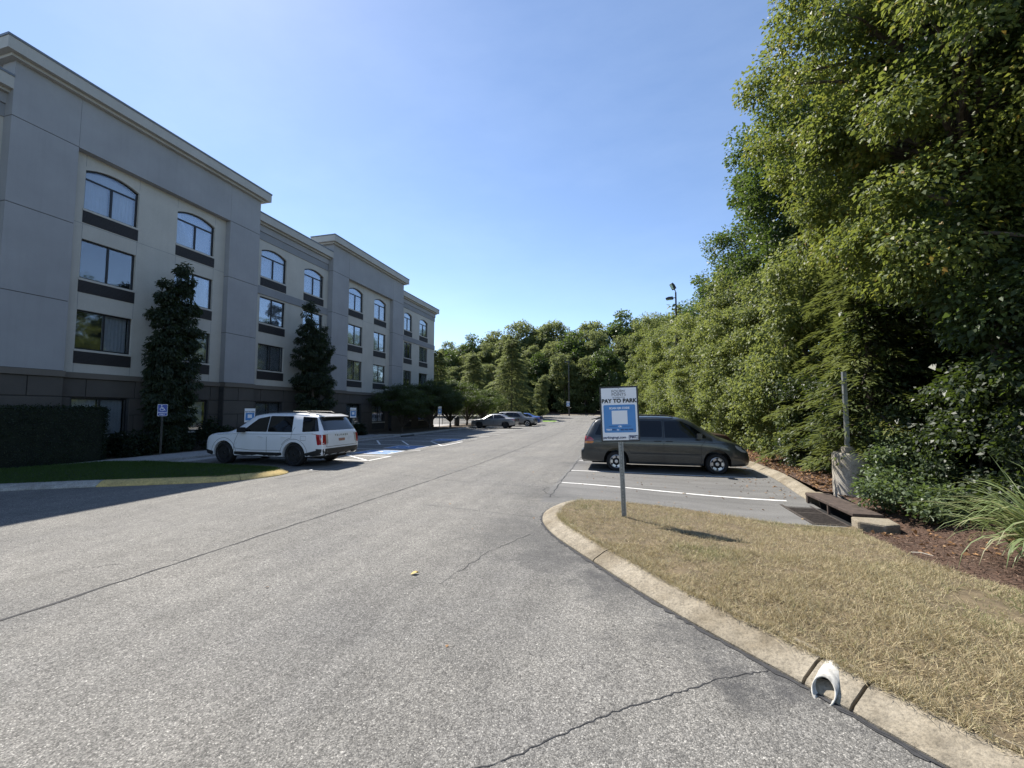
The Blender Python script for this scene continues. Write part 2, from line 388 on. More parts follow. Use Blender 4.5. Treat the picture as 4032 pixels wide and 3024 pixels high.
# ------------------------------------------------------------------ the setting: ground, asphalt, markings
def grid_sheet(name, xs, ys, zf, m):
    xs = np.asarray(xs, float); ys = np.asarray(ys, float)
    X, Y = np.meshgrid(xs, ys); Z = zf(X, Y) if callable(zf) else np.full_like(X, zf)
    v = np.stack([X, Y, Z], -1).reshape(-1, 3); nx = len(xs)
    f = [(j*nx + i, j*nx + i + 1, (j+1)*nx + i + 1, (j+1)*nx + i) for j in range(len(ys) - 1) for i in range(nx - 1)]
    me = bpy.data.meshes.new(name); me.from_pydata(v.tolist(), [], f)
    return link(name, me, m, smooth=True)
def far_h(x, y): return -0.45 + 0.95 * sstep(46, 76, y)
ground = struct(grid_sheet('ground', np.concatenate([[-2500, -800, -300], np.arange(-120, 121, 12), [300, 800, 2500]]),
                           np.concatenate([[-2500, -800, -200], np.arange(-60, 141, 6), [300, 800, 2500]]), far_h, M['ground']))
lot = struct(grid_sheet('parking_lot', np.concatenate([[-60, -45, -30], np.arange(-20, -2, 1.0), np.arange(-2, 4.06, .25)]),
                        np.concatenate([np.arange(-30, 4, 3), np.arange(4, 15, .3), np.arange(15, 84, 1.5)]), zg, M['asphalt']))

def strip(pts, w, name, m, parent, lift=.005, step=.35, jitter=0, z=None):
    """flat ribbon laid on the asphalt along a polyline"""
    P = [Vector((a, b, 0)) for a, b in pts]; q = [P[0]]
    for a, b in zip(P[:-1], P[1:]):
        n = max(1, int((b - a).length / step))
        for k in range(1, n + 1): q.append(a.lerp(b, k / n))
    vs = []; fs = []
    ww = w
    for i, c in enumerate(q):
        t = (q[min(i+1, len(q)-1)] - q[max(i-1, 0)]).normalized(); nrm = Vector((-t.y, t.x, 0))
        c = c + nrm * (random.uniform(-jitter, jitter))
        if jitter: ww = w * random.uniform(.35, 1.5)
        for s in (-.5, .5):
            p = c + nrm * ww * s
            vs.append((p.x, p.y, (zgf(p.x, p.y) if z is None else z) + lift))
    for i in range(len(q) - 1): fs.append((2*i, 2*i+1, 2*i+3, 2*i+2))
    me = bpy.data.meshes.new(name); me.from_pydata(vs, [], fs)
    return link(name, me, m, parent)

WP = M['white_paint']
for y in (13.55, 15.0, 17.6, 20.0, 22.8, 25.4, 28.0, 30.6, 33.2, 35.8, 38.4, 43.6, 46.2, 48.8, 51.4):
    strip([(-14.5, y), (-8.95, y)], .10, 'painted_line', WP, lot)
strip([(-8.95, 13.5), (-8.95, 15.05)], .10, 'painted_line', WP, lot, lift=.008)
strip([(-8.95, 19.95), (-8.95, 22.85)], .10, 'painted_line', WP, lot, lift=.008)
for a, b in (((-9.1, 13.6), (-10.9, 14.95)), ((-11.0, 13.6), (-12.8, 14.95)), ((-12.9, 13.6), (-14.4, 14.75)),
             ((-8.98, 20.05), (-10.9, 22.75)), ((-10.9, 20.05), (-12.8, 22.75)), ((-12.6, 20.05), (-14.4, 22.6))):
    strip([a, b], .10, 'painted_line', WP, lot, lift=.010)
for y in (10.75, 12.95, 15.55, 18.2, 20.8, 23.4, 26, 28.6, 31.2, 33.8, 36.4):
    strip([(-1.49, y), (3.55, y - .1)], .085, 'painted_line', WP, lot)
strip([(-3.2, 66), (-6.5, 74)], .1, 'painted_line', WP, lot)
# accessible-bay emblems: blue field, white border and wheelchair figure
def emblem(cx, cy):
    w, h = 1.7, 1.5
    strip([(cx - w/2, cy), (cx + w/2, cy)], h, 'painted_emblem', M['blue_paint'], lot, lift=.006)
    for a, b in (((cx-w/2, cy-h/2), (cx+w/2, cy-h/2)), ((cx-w/2, cy+h/2), (cx+w/2, cy+h/2)), ((cx-w/2, cy-h/2), (cx-w/2, cy+h/2)), ((cx+w/2, cy-h/2), (cx+w/2, cy+h/2))):
        strip([a, b], .08, 'emblem_border', WP, lot, lift=.0105)
    arc = [(cx - .18 + .3*math.cos(a), cy - .05 + .3*math.sin(a)) for a in np.linspace(R(70), R(330), 14)]
    strip(arc, .08, 'emblem_figure', WP, lot, lift=.012, step=.2)
    strip([(cx + .5, cy), (cx + .12, cy - .02), (cx - .02, cy + .3), (cx - .25, cy + .38)], .09, 'emblem_figure', WP, lot, lift=.013)
    strip([(cx + .62, cy - .06), (cx + .62, cy + .1)], .16, 'emblem_figure', WP, lot, lift=.012, step=.1)
for cx, cy in ((-10.35, 16.4), (-10.35, 18.85), (-10.35, 24.15)): emblem(cx, cy)
# seams and cracks in the asphalt
CR = M['crack']
strip([(-5.5, -1.0), (-5.42, .8), (-5.32, 2.4), (-5.2, 4.6), (-5.04, 7.2), (-4.9, 10), (-4.75, 13.5), (-4.7, 20), (-4.85, 34), (-4.3, 52)], .035, 'asphalt_seam', CR, lot, lift=.004, step=.22, jitter=.02)
strip([(-8.98, 9.4), (-8.9, 15), (-8.75, 22), (-8.85, 30), (-8.6, 40)], .03, 'asphalt_seam', CR, lot, lift=.004, step=.3, jitter=.02)
def crack(pts, w=.012, jit=.022, step=.09): strip(pts, w, 'asphalt_crack', CR, lot, lift=.003, step=step, jitter=jit)
crack([(-.9, 2.0), (-.73, 2.16), (-.57, 2.28), (-.33, 2.51), (-.1, 2.72), (.06, 2.84), (.26, 2.98), (.49, 3.14), (.64, 3.26), (.99, 3.44)], .008, .010, .03)
crack([(-4.8, 10.4), (-3.2, 10.1), (-1.7, 10.0)], .012)
crack([(-7.9, 11.2), (-6.3, 10.9), (-4.9, 10.4)], .010)
crack([(-3.8, 7.6), (-2.4, 7.35), (-1.5, 7.2)], .008)
crack([(-1.7, 10.0), (-1.78, 9.6), (-1.6, 9.25), (-1.3, 8.95)], .016)
crack([(-2.1, 10.9), (-1.75, 10.5), (-1.6, 10.75), (-1.5, 11.6)], .012)
crack([(-4.6, 21.0), (-2.5, 20.6), (-.9, 20.4)], .02)
crack([(-1.9, 4.2), (-1.7, 5.3), (-1.35, 6.2)], .008)
crack([(-6.3, 3.4), (-5.7, 3.9), (-5.1, 4.1)], .006)
strip([(-1.5, 8.9), (-1.52, 12), (-1.55, 16), (-1.5, 24)], .03, 'asphalt_seam', CR, lot, lift=.0035, step=.25, jitter=.03)

# ------------------------------------------------------------------ kerbs
def resample(pts, step, closed=False):
    P = [Vector((a, b, 0)) for a, b in pts]; out = [P[0]]
    for a, b in zip(P[:-1], P[1:]):
        n = max(1, round((b - a).length / step))
        for k in range(1, n + 1): out.append(a.lerp(b, k / n))
    return out
def smooth_path(pts, it=2):
    P = [Vector((a, b, 0)) for a, b in pts]
    for _ in range(it):
        q = [P[0]]
        for a, b in zip(P[:-1], P[1:]): q += [a.lerp(b, .25), a.lerp(b, .75)]
        q.append(P[-1]); P = q
    return [(p.x, p.y) for p in P]
def kerb(path, side, sec, mats, name='kerb', w=.32, h=.13, gap=.012, zf=zgf, breaks=None, label=None):
    """path = outer foot of the kerb; side=+1 puts the body to the left of travel"""
    P = resample(path, .12)
    acc = [0]
    for a, b in zip(P[:-1], P[1:]): acc.append(acc[-1] + (b - a).length)
    def sect(i):
        t = (P[min(i+1, len(P)-1)] - P[max(i-1, 0)]).normalized(); n = Vector((-t.y, t.x, 0)) * side
        z0 = zf(P[i].x, P[i].y)
        prof = [(0, -.25), (0, .015), (.02, .038), (.10, h*.60), (.16, h*.84), (.22, h*.95), (w - .03, h + .004), (w, h - .008), (w, -.25)]
        return [(P[i].x + n.x*d, P[i].y + n.y*d, z0 + zz) for d, zz in prof], n
    # bed strip: what shows in the joints
    vs = []; fs = []
    for i in range(len(P)):
        t = (P[min(i+1, len(P)-1)] - P[max(i-1, 0)]).normalized(); n = Vector((-t.y, t.x, 0)) * side
        z0 = zf(P[i].x, P[i].y)
        for d, zz in ((.03, -.3), (.10, h*.3), (w - .03, h - .04), (w - .01, -.3)):
            vs.append((P[i].x + n.x*d, P[i].y + n.y*d, z0 + zz))
    for i in range(len(P) - 1):
        for k in range(4): fs.append((4*i + k, 4*i + (k+1) % 4, 4*i + 4 + (k+1) % 4, 4*i + 4 + k))
    me = bpy.data.meshes.new(name); me.from_pydata(vs, [], fs); root = struct(link(name, me, M['joint']))
    cuts = [0]
    if breaks: cuts += breaks
    else:
        while cuts[-1] + sec < acc[-1] - .4: cuts.append(cuts[-1] + sec)
    cuts.append(acc[-1])
    for j, (a, b) in enumerate(zip(cuts[:-1], cuts[1:])):
        idx = [i for i in range(len(P)) if a + gap/2 <= acc[i] <= b - gap/2]
        if len(idx) < 2: continue
        rows = []
        for q, i in enumerate(idx):
            pr, _ = sect(i)
            t = (P[min(i+1, len(P)-1)] - P[max(i-1, 0)]).normalized()
            adj = 0
            if q == 0: adj = (a + gap/2) - acc[i]
            if q == len(idx) - 1: adj = (b - gap/2) - acc[i]
            rows.append([(x + t.x*adj, y + t.y*adj, z) for x, y, z in pr])
        n = 9; vs = [v for r_ in rows for v in r_]; fs = []
        for i in range(len(rows) - 1):
            for k in range(n - 1): fs.append((i*n + k, i*n + k + 1, (i+1)*n + k + 1, (i+1)*n + k))
        fs.append(tuple(range(n))); fs.append(tuple(range((len(rows)-1)*n, len(rows)*n)))
        me = bpy.data.meshes.new('kerb_section'); me.from_pydata(vs, [], fs)
        bm = bmesh.new(); bm.from_mesh(me); bmesh.ops.recalc_face_normals(bm, faces=bm.faces); bm.to_mesh(me); bm.free()
        mm = mats(j) if callable(mats) else mats
        o = link('kerb_section', me, mm, root, smooth=True); me.set_sharp_from_angle(angle=R(35))
        o.location.z = random.uniform(-.004, .004)
    return root

# right island (near): outer foot of its kerb
isl_near = [(2.6, 1.55), (1.59, 2.78), (1.15, 3.34), (.53, 4.04), (.11, 4.6), (-.48, 5.45), (-.98, 6.2), (-1.25, 6.8)]
isl_nose = [(-1.25, 6.8), (-1.34, 7.2), (-1.36, 7.6), (-1.25, 8.1), (-.95, 8.5), (-.45, 8.68), (.1, 8.7)]
isl_far = [(.1, 8.7), (1.2, 8.68), (2.4, 8.66), (3.45, 8.64)]
isl_path = smooth_path(isl_near + isl_nose[1:] + isl_far[1:], 2)
kerb(isl_path, -1, 2.4, M['kerb'], w=.33, h=.13, zf=lambda x, y: zgf(x, y) - .095 * float(sstep(.8, 3.0, x)) * float(sstep(6.6, 8.2, y)), breaks=[1.05, 2.0, 2.28, 4.75, 7.35, 8.15, 10.6, 12.6], gap=.022)
for k_, (w_, a_, b_) in enumerate(((.055, .10, .34), (.045, .30, .52), (.035, .03, .16), (.03, .50, .62))):
    n_ = len(isl_path); seg_ = isl_path[int(n_*a_):int(n_*b_)]
    out_ = []
    for i_ in range(len(seg_)):
        p0, p1 = seg_[max(i_-1, 0)], seg_[min(i_+1, len(seg_)-1)]; t_ = Vector((p1[0]-p0[0], p1[1]-p0[1], 0)).normalized()
        out_.append((seg_[i_][0] - t_.y*.016, seg_[i_][1] + t_.x*.016))
    strip(out_, w_, 'gutter_dirt', M['crack'], lot, lift=.005 + .0008*k_, step=.05, jitter=.014)
# left island: yellow nose, grey run to the left
lis = smooth_path([(-30, -4.6), (-20, 2.1), (-13.75, 6.36), (-12.6, 7.1), (-11.1, 7.9), (-10.05, 8.5), (-9.5, 9.3), (-9.35, 9.9), (-9.55, 10.45), (-10.1, 10.75), (-11.5, 10.85), (-15.3, 10.9)], 2)
accl = 0
kerb(lis, 1, 3.05, lambda j: M['kerb_yellow'] if 7 <= j <= 9 else M['kerb_grey'], w=.34, h=.13)
# right edge of the bays, from the storm drain to the far end
kerb(smooth_path([(4.0, 10.62), (4.0, 14), (4.0, 22), (3.9, 32), (3.6, 42), (3.0, 52), (1.6, 62), (-1, 70), (-4.5, 74.5), (-9, 77), (-22, 79)], 2), -1, 3.0, M['kerb'], w=.3)
# planting bed kerb before the building, beyond the accessible bays
kerb(smooth_path([(-17.0, 26.6), (-15.4, 26.6), (-15.0, 27.2), (-15.0, 29), (-15.0, 41), (-15.0, 53), (-14.2, 54.3), (-9.6, 54.2), (-8.3, 54.8), (-7.9, 56), (-8.6, 57.4), (-11.5, 59), (-17, 62)], 2), 1, 3.0, M['kerb_grey'], w=.3)

def poly_sheet(name, poly, zf, m, step=.35, parent=None):
    """filled outline, gridded so that it can follow a height function"""
    me = bpy.data.meshes.new(name); bm = bmesh.new()
    vs = [bm.verts.new((a, b, 0)) for a, b in poly]; bm.faces.new(vs)
    bmesh.ops.triangulate(bm, faces=bm.faces)
    for _ in range(7):
        es = [e for e in bm.edges if e.calc_length() > step]
        if not es: break
        bmesh.ops.subdivide_edges(bm, edges=es, cuts=1); bmesh.ops.triangulate(bm, faces=bm.faces)
    for v in bm.verts: v.co.z = zf(v.co.x, v.co.y)
    bm.normal_update()
    if sum(f.normal.z for f in bm.faces) < 0: bmesh.ops.reverse_faces(bm, faces=bm.faces)
    bm.to_mesh(me); bm.free()
    return link(name, me, m, parent, smooth=True)
def in_poly(x, y, poly):
    x = np.asarray(x); y = np.asarray(y); ins = np.zeros(x.shape, bool); n = len(poly)
    for i in range(n):
        x0, y0 = poly[i]; x1, y1 = poly[(i+1) % n]
        c = ((y0 > y) != (y1 > y)) & (x < (x1 - x0) * (y - y0) / ((y1 - y0) or 1e-9) + x0); ins ^= c
    return ins
def vnoise(x, y, s, seed=0):
    """cheap smooth value noise"""
    r_ = np.random.default_rng(seed).random((64, 64)); x = np.asarray(x) / s; y = np.asarray(y) / s
    i = np.floor(x).astype(int); j = np.floor(y).astype(int); u = x - i; v = y - j; u = u*u*(3-2*u); v = v*v*(3-2*v)
    g = lambda a, b: r_[a % 64, b % 64]
    return (g(i, j)*(1-u) + g(i+1, j)*u)*(1-v) + (g(i, j+1)*(1-u) + g(i+1, j+1)*u)*v

def drain_low(x, y): return -.095 * float(sstep(.8, 3.0, x)) * float(sstep(6.6, 8.2, y))
def edge_dist(x, y, pts):
    best = 1e9
    for (x0, y0), (x1, y1) in zip(pts[:-1], pts[1:]):
        dx, dy = x1 - x0, y1 - y0; t = max(0, min(1, ((x - x0)*dx + (y - y0)*dy) / (dx*dx + dy*dy + 1e-12)))
        best = min(best, math.hypot(x - x0 - t*dx, y - y0 - t*dy))
    return best
# right island surface (dry grass) and the mulch bed beside it
def isl_h(x, y):
    return .132 + drain_low(x, y) + .05 * float(sstep(.03, .9, edge_dist(x, y, isl_in))) + zgf(x, y) * .9 + (.03 * float(vnoise(x, y, .7, 3)) - .012) * float(sstep(0, .4, edge_dist(x, y, isl_in)))
isl_in = smooth_path([(2.82, 1.7), (1.78, 2.92), (1.33, 3.49), (.71, 4.19), (.31, 4.74), (-.28, 5.57), (-.76, 6.31), (-1.0, 6.87), (-1.07, 7.5), (-.97, 7.98), (-.75, 8.29), (-.42, 8.43), (.1, 8.45), (1.2, 8.43), (2.4, 8.41), (3.5, 8.39)], 1)
mulch_edge = [(3.75, 8.1), (3.6, 7.5), (3.42, 6.8), (3.30, 6.1), (3.36, 5.5), (3.55, 4.9), (4.0, 4.2), (4.7, 3.2), (5.6, 2.0)]
grass_poly = isl_in + [(3.84, 8.46), (3.84, 8.22)] + mulch_edge
lawn = struct(poly_sheet('dry_lawn', grass_poly, isl_h, M['drygrass_soil'], .3))
def mulch_h(x, y):
    bank = .35 * float(sstep(4.3, 8.5, x)) + .25 * float(sstep(8, 16, x))
    b = .06 + zgf(min(x, 4.0), y) * .35 + .09 * float(sstep(4.0, 4.35, x)) * float(sstep(9, 11, y))
    low = -.13 * float(sstep(7.0, 8.2, y)) * float(1 - sstep(8.7, 9.2, y)) * float(1 - sstep(4.3, 5.0, x))
    return b + bank + low + .05 * float(vnoise(x, y, .55, 5)) - .03
mulch_poly = [(4.44, 8.62), (4.38, 8.18), (4.1, 8.04), (3.75, 8.1)] + mulch_edge[1:] + [(9, -4), (22, -4), (30, 30), (30, 76), (6, 76), (2.2, 63), (3.6, 52), (4.2, 42), (4.28, 32), (4.28, 10.66), (4.44, 10.64)]
mulch = struct(poly_sheet('mulch_bed', mulch_poly, lambda x, y: mulch_h(x, y) + .95 * float(sstep(46, 76, y)) * 0.1, M['mulch_soil'], .8))
# left island turf
lis_in = [(-30, -4.3), (-20, 2.35), (-13.87, 6.60), (-12.72, 7.34), (-11.2, 8.13), (-10.2, 8.7), (-9.74, 9.38), (-9.60, 9.9), (-9.75, 10.28), (-10.15, 10.5), (-11.5, 10.58), (-15.6, 10.62), (-15.6, 9.2), (-16.1, 7.6), (-20, 5.0), (-30, -1.5)]
turf = struct(poly_sheet('green_turf', lis_in, lambda x, y: .124 + .13 * float(sstep(.02, 1.5, edge_dist(x, y, lis_in[:12]))), M['greengrass_soil'], .4))
# sidewalk slabs before the building
sw = struct(link('sidewalk_bed', (lambda b: (b.box(-17.4, -15.62, -6, 26.5, -.4, .085), b.mesh('sidewalk_bed'))[1])(MB()), M['joint']))
for k in range(20):
    y0 = -6 + k * 1.62
    b = MB(); b.box(-17.42, -15.6, y0 + .006, y0 + 1.614, -.1, .115 + random.uniform(-.003, .003)); b.build('sidewalk_slab', M['walk'], sw)
b = MB(); b.box(-15.59, -14.95, 11.1, 26.4, -.3, .03); struct(b.build('walk_ramp_strip', M['walk']))
# planting bed along the wall
b = MB(); b.box(-19.2, -17.43, -8, 26.5, -.3, .10); struct(b.build('planting_bed', M['soil']))
b = MB(); b.box(-19.2, -15.28, 26.9, 53.5, -.3, .10); struct(b.build('planting_bed', M['soil']))
struct(poly_sheet('island_turf', [(-15, 54.6), (-9.6, 54.5), (-8.5, 55), (-8.25, 56), (-8.8, 57.1), (-11.5, 58.6), (-15.5, 60.5)], lambda x, y: zgf(x, y) + .14, mat_plain('bright_turf', (.16, .26, .04), .9, var=.25, scale=4, bmp=.5, obj=False), .6))
b = MB(); b.box(-60, -15.3, 41.6, 53.4, -.3, .035); struct(b.build('side_yard_paving', M['walk']))
# far bank with leaf litter
def bank_h(x, y): return .95 + .55 * float(sstep(75, 88, y + .12 * x)) + .12 * float(vnoise(x, y, 2.5, 9))
struct(poly_sheet('leaf_litter_bank', [(-60, 81), (-22, 79.3), (-9, 77.3), (-4.3, 74.8), (-.8, 70.2), (1.9, 62), (3.3, 52), (30, 60), (30, 130), (-80, 130)], bank_h, M['mulch_soil'], 3.0))

# ------------------------------------------------------------------ the hotel
bld = thing('hotel_building', 'four storey grey and beige stucco hotel with arched top windows', 'building', (-19, 8.4, 0))
BX, BY = -19.0, 8.4
bld.location = (0, 0, 0)
def bbox(name, m, x0, x1, y0, y1, z0, z1, parent=None):
    b = MB(); b.box(x0, x1, y0, y1, z0, z1); return b.build(name, m, parent or bld)
XP, XT, XM = -19.0, -19.3, -19.4       # pilaster face, tower bay wall, middle section wall
Z_TRIM0, Z_TRIM1 = 3.02, 3.23
FLOORS = [(4.10, 5.57), (6.75, 8.24), (9.38, 10.62)]
# openings per section: wall drawn as rectangles round the windows
def wall_with_openings(name, m, X, thick, y0, y1, z0, z1, opens):
    """opens: (ya, yb, za, zb, arch_rise)"""
    b = MB(); ys = sorted({y0, y1} | {o[0] for o in opens} | {o[1] for o in opens})
    for ya, yb in zip(ys[:-1], ys[1:]):
        col = sorted([o for o in opens if o[0] <= ya + 1e-6 and o[1] >= yb - 1e-6], key=lambda o: o[2])
        z = z0
        for o in col:
            b.box(X - thick, X, ya, yb, z, o[2]); z = o[3]
            if o[4]:                      # spandrel over a segmental arch
                n = 14; top = o[3] + o[4] + .12
                arc = [(ya + (yb - ya) * k / n, o[3] + o[4] * (1 - (2*k/n - 1)**2)) for k in range(n + 1)]
                for (p, q), (r_, s) in zip(arc[:-1], arc[1:]):
                    b.prism([(p, q), (r_, s), (r_, top), (p, top)], X - thick, X, ax='x')
                z = top
        b.box(X - thick, X, ya, yb, z, z1)
    return b.build(name, m, bld)

def window(X, ya, yb, za, zb, arch=0, curt=(1, 1), transom=None, low=False):
    """two-light window set 9 cm back in its opening"""
    xf = X - .09; t = .055
    f = MB()
    top = zb if not arch else transom
    f.box(xf - .05, xf, ya, yb, za, za + t); f.box(xf - .05, xf, ya, ya + t, za + t, zb); f.box(xf - .05, xf, yb - t, yb, za + t, zb)
    ym = (ya + yb) / 2
    f.box(xf - .05, xf + .008, ym - t/2, ym + t/2, za + t, top - t/2)
    f.box(xf - .05, xf + .004, ya + t, yb - t, top - t, top)
    if arch:
        n = 16
        for k in range(n):
            a, c = k / n, (k + 1) / n
            p = lambda u: ya + (yb - ya) * u
            q = lambda u: zb + arch * (1 - (2*u - 1)**2)
            f.prism([(p(a), q(a) - t), (p(c), q(c) - t), (p(c), q(c)), (p(a), q(a))], xf - .05, xf, ax='x')
    w = f.build('window', M['win_frame'], bld)
    for i, (p, q) in enumerate(((ya + t, ym - t/2), (ym + t/2, yb - t))):
        b = MB(); b.box(xf - .036, xf - .026, p, q, za + t, top - t); b.build('pane', M['glass'], w)
        if curt[i]:
            zlow = za + t + (top - za) * (1 - curt[i])
            b = MB(); n = 22                       # pleated curtain
            for k in range(n):
                u0, u1 = p + (q - p) * k / n, p + (q - p) * (k + 1) / n
                dx0, dx1 = .007 * math.sin(k * 1.9), .007 * math.sin((k + 1) * 1.9)
                b.add([(xf - .16 + dx0, u0, zlow), (xf - .16 + dx1, u1, zlow), (xf - .16 + dx1, u1, top), (xf - .16 + dx0, u0, top)], [(0, 1, 2, 3)])
            b.build('curtain', M['curtain'], w)
    if arch:
        n = 16; p = lambda u: ya + t + (yb - ya - 2*t) * u; q = lambda u: zb + arch * (1 - (2*u - 1)**2) - t
        poly = [(ya + t, transom), (yb - t, transom)] + [(p(1 - k/n), max(q(1 - k/n), transom + .02)) for k in range(n + 1)]
        b = MB(); b.prism(poly, xf - .036, xf - .026, ax='x'); b.build('pane', M['glass'], w)
        b = MB(); b.prism(poly, xf - .17, xf - .15, ax='x'); b.build('curtain', M['curtain'], w)
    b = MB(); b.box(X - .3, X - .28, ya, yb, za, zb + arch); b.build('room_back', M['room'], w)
    # sill and the air-conditioner grille below
    b = MB(); b.box(X - .2, X + .03, ya - .03, yb + .03, za - .075, za - .002); b.build('window_sill', M['sill'], w)
    if not low:
        g = MB(); g.box(X - .02, X + .012, ya - .02, yb + .02, za - .53, za - .08)
        gr = g.build('grille', M['grille'], bld)
        s = MB(); nsl = 9
        for k in range(nsl):
            z = za - .53 + .45 * (k + .5) / nsl
            s.prism([(X + .012, z - .018), (X + .03, z - .012), (X + .03, z - .004), (X + .012, z + .008)], ya, yb, ax='y')
        s.build('louvre', M['grille'], gr)

def sect_openings(ys):
    o = []
    for (a, b) in ys:
        for fl, (za, zb) in enumerate(FLOORS):
            if fl == 2: o.append((a, b, za, 10.86, .22))
            else: o.append((a, b, za, zb, 0))
    return o
def place_windows(X, ys, seed):
    r_ = random.Random(seed)
    for ci, (a, b) in enumerate(ys):
        for fl, (za, zb) in enumerate(FLOORS):
            cu = [1, 1]
            if r_.random() < .22: cu[r_.randrange(2)] = 0
            if seed == 1 and fl == 1 and ci == 0: cu = [0, 0]
            if seed == 4 and fl == 0 and ci == 0: cu = [.55, .55]
            if fl == 2: window(X, a, b, za, 10.86, .22, (1, 1), 10.60)
            else: window(X, a, b, za, zb, 0, cu)
        window(X + .02, a, b, .88, 2.30, 0, (1, 1), low=True)

TOW = [(8.40, 18.02, [(10.55, 12.35), (13.90, 15.70)], 1), (24.04, 33.65, [(26.22, 27.98), (29.50, 31.28)], 3)]
MID = [(18.02, 24.04, [(18.56, 20.38), (21.84, 23.63)], 2), (33.65, 41.0, [(34.52, 36.05), (37.58, 39.40)], 4)]
ALEFT = (-14.0, 8.40)
# core volume (roof and hidden sides)
bbox('wall', M['beige'], -37, -19.72, -14, 41.0, 0, 12.2)
bbox('roof', M['roof'], -36.9, -19.8, -13.9, 40.9, 12.2, 12.35)
def cornice(x_wall, y0, y1, ztop, ret0, ret1, depth=.35, h=.40):
    b = MB(); y0o = y0 - depth * ret0; y1o = y1 + depth * ret1; xo = x_wall + depth
    b.box(x_wall - 1.6, xo, y0o, y1o, ztop - h, ztop)
    b.box(x_wall - 1.55, x_wall + depth*.5, y0 - depth*.5*ret0, y1 + depth*.5*ret1, ztop - h - .10, ztop - h)
    b.build('cornice', M['cornice'], bld)
    c = MB(); c.box(x_wall - 1.63, xo + .025, y0o - .025*ret0, y1o + .025*ret1, ztop, ztop + .075); c.build('coping', M['coping'], bld)
def blocks(X, y0, y1, opens, seed, thick=.12):
    """rusticated base: separate stucco blocks with open joints in running bond"""
    r_ = random.Random(seed)
    wall_with_openings('base_backing', M['joint_dark'], X - .035, .4, y0, y1, 0, 3.02, [(a, c, .86, 2.32, 0) for a, c in opens])
    rows = [(.30, .98), (.98, 1.65), (1.65, 2.33), (2.33, 3.02)]
    for ri, (za, zb) in enumerate(rows):
        y = y0; first = True; wdt = 1.62
        while y < y1 - .05:
            e = y + (wdt * (.5 if (ri % 2 and first) else 1)); first = False
            if e > y1 - .35: e = y1
            segs = [(y, e)]
            for (oa, ob) in opens:
                if ri < 3 and za >= .8 or (ri < 3 and zb > .9):
                    ns = []
                    for a, c in segs:
                        if c <= oa - .03 or a >= ob + .03: ns.append((a, c))
                        else:
                            if a < oa - .08: ns.append((a, oa - .03))
                            if c > ob + .08: ns.append((ob + .03, c))
                    segs = ns
            for a, c in segs:
                if c - a < .08: continue
                b = MB(); g = .016
                b.box(X - thick, X + r_.uniform(0, .003), a + g, c - g, za + g, zb - g)
                b.build('base_block', M['block'], bld, bevel=.01)
            y = e
    bbox('base_plinth', M['block'], X - .4, X + .05, y0, y1, -.1, .30)
    t = MB(); t.box(X - .4, X + .07, y0, y1, Z_TRIM0, Z_TRIM1); t.build('base_trim', M['trim'], bld, bevel=.008)

for (y0, y1, ys, sd) in TOW:
    yi0, yi1 = y0 + 1.74, y1 - 1.76
    # recessed bay wall
    wall_with_openings('bay_wall', M['beige'], XT, .35, yi0, yi1, 3.23, 11.45, sect_openings(ys))
    # pilasters in stacked panels with dark joints, header panels above
    zj = [3.235, 5.72, 8.58, 11.45]
    for (a, c) in ((y0, yi0), (yi1, y1)):
        bbox('pilaster_core', M['joint_dark'], XP - .6, XP - .02, a + .015, c - .015, 3.23, 13.40)
        for za, zb in zip(zj[:-1], zj[1:]):
            bbox('pilaster_panel', M['grey'], XP - .62, XP, a, c, za + .012, zb - .012)
        bbox('header_panel', M['grey'], XP - .62, XP, a, c, 11.462, 13.40)
    bbox('header_core', M['joint_dark'], XP - .55, XP - .02, yi0, yi1, 11.47, 13.40)
    bbox('header_panel', M['grey'], XP - .57, XP, yi0 + .008, yi1 - .008, 11.45, 13.40)
    bbox('parapet', M['grey'], XP - 1.5, XP - .63, y0 + .05, y1 - .05, 12.0, 13.38)
    cornice(XP, y0, y1, 13.80, 1, 1)
    # fine joints in the beige wall
    for z in (8.80,):
        bbox('wall_joint', M['grey_dark'], XT, XT + .003, yi0, yi1, z - .008, z + .008)
    for (a, c) in ys:
        for yy in (a, c):
            for zz0, zz1 in ((3.24, 3.56), (5.58, 6.20), (8.25, 8.80), (11.0, 11.44)):
                bbox('wall_joint', M['grey_dark'], XT, XT + .003, yy - .006, yy + .006, zz0, zz1)
    place_windows(XT, ys, sd)
    blocks(XP + .03, y0, yi0, [], sd * 10); blocks(XT + .03, yi0, yi1, ys, sd * 10 + 1); blocks(XP + .03, yi1, y1, [], sd * 10 + 2)
for (y0, y1, ys, sd) in MID + [(ALEFT[0], ALEFT[1], [(3.9, 5.7), (.5, 2.3)], 5)]:
    wall_with_openings('section_wall', M['beige'], XM, .35, y0, y1, 3.23, 12.2, sect_openings(ys))
    place_windows(XM, ys, sd)
    yr = y1 + (.04 if sd == 4 else 0)
    bbox('frieze_band', M['grey_dark'], XM - .3, XM + .04, y0, yr, 11.43, 11.86)
    bbox('frieze_band', M['grey'], XM - .3, XM + .09, y0, yr + (.05 if sd == 4 else 0), 11.872, 12.32)
    bbox('string_band', M['grey_dark'], XM - .1, XM + .06, y0, yr, 8.34, 8.79)
    cornice(XM + .05, y0, y1, 12.72, 0, 1 if sd == 4 else 0)
    blocks(XM + .03, y0, y1, ys, sd * 10)
# north end wall of the building
b = MB(); b.box(-37, -19.74, 41.0, 41.06, 0, 12.3); b.build('end_wall', M['beige'], bld)

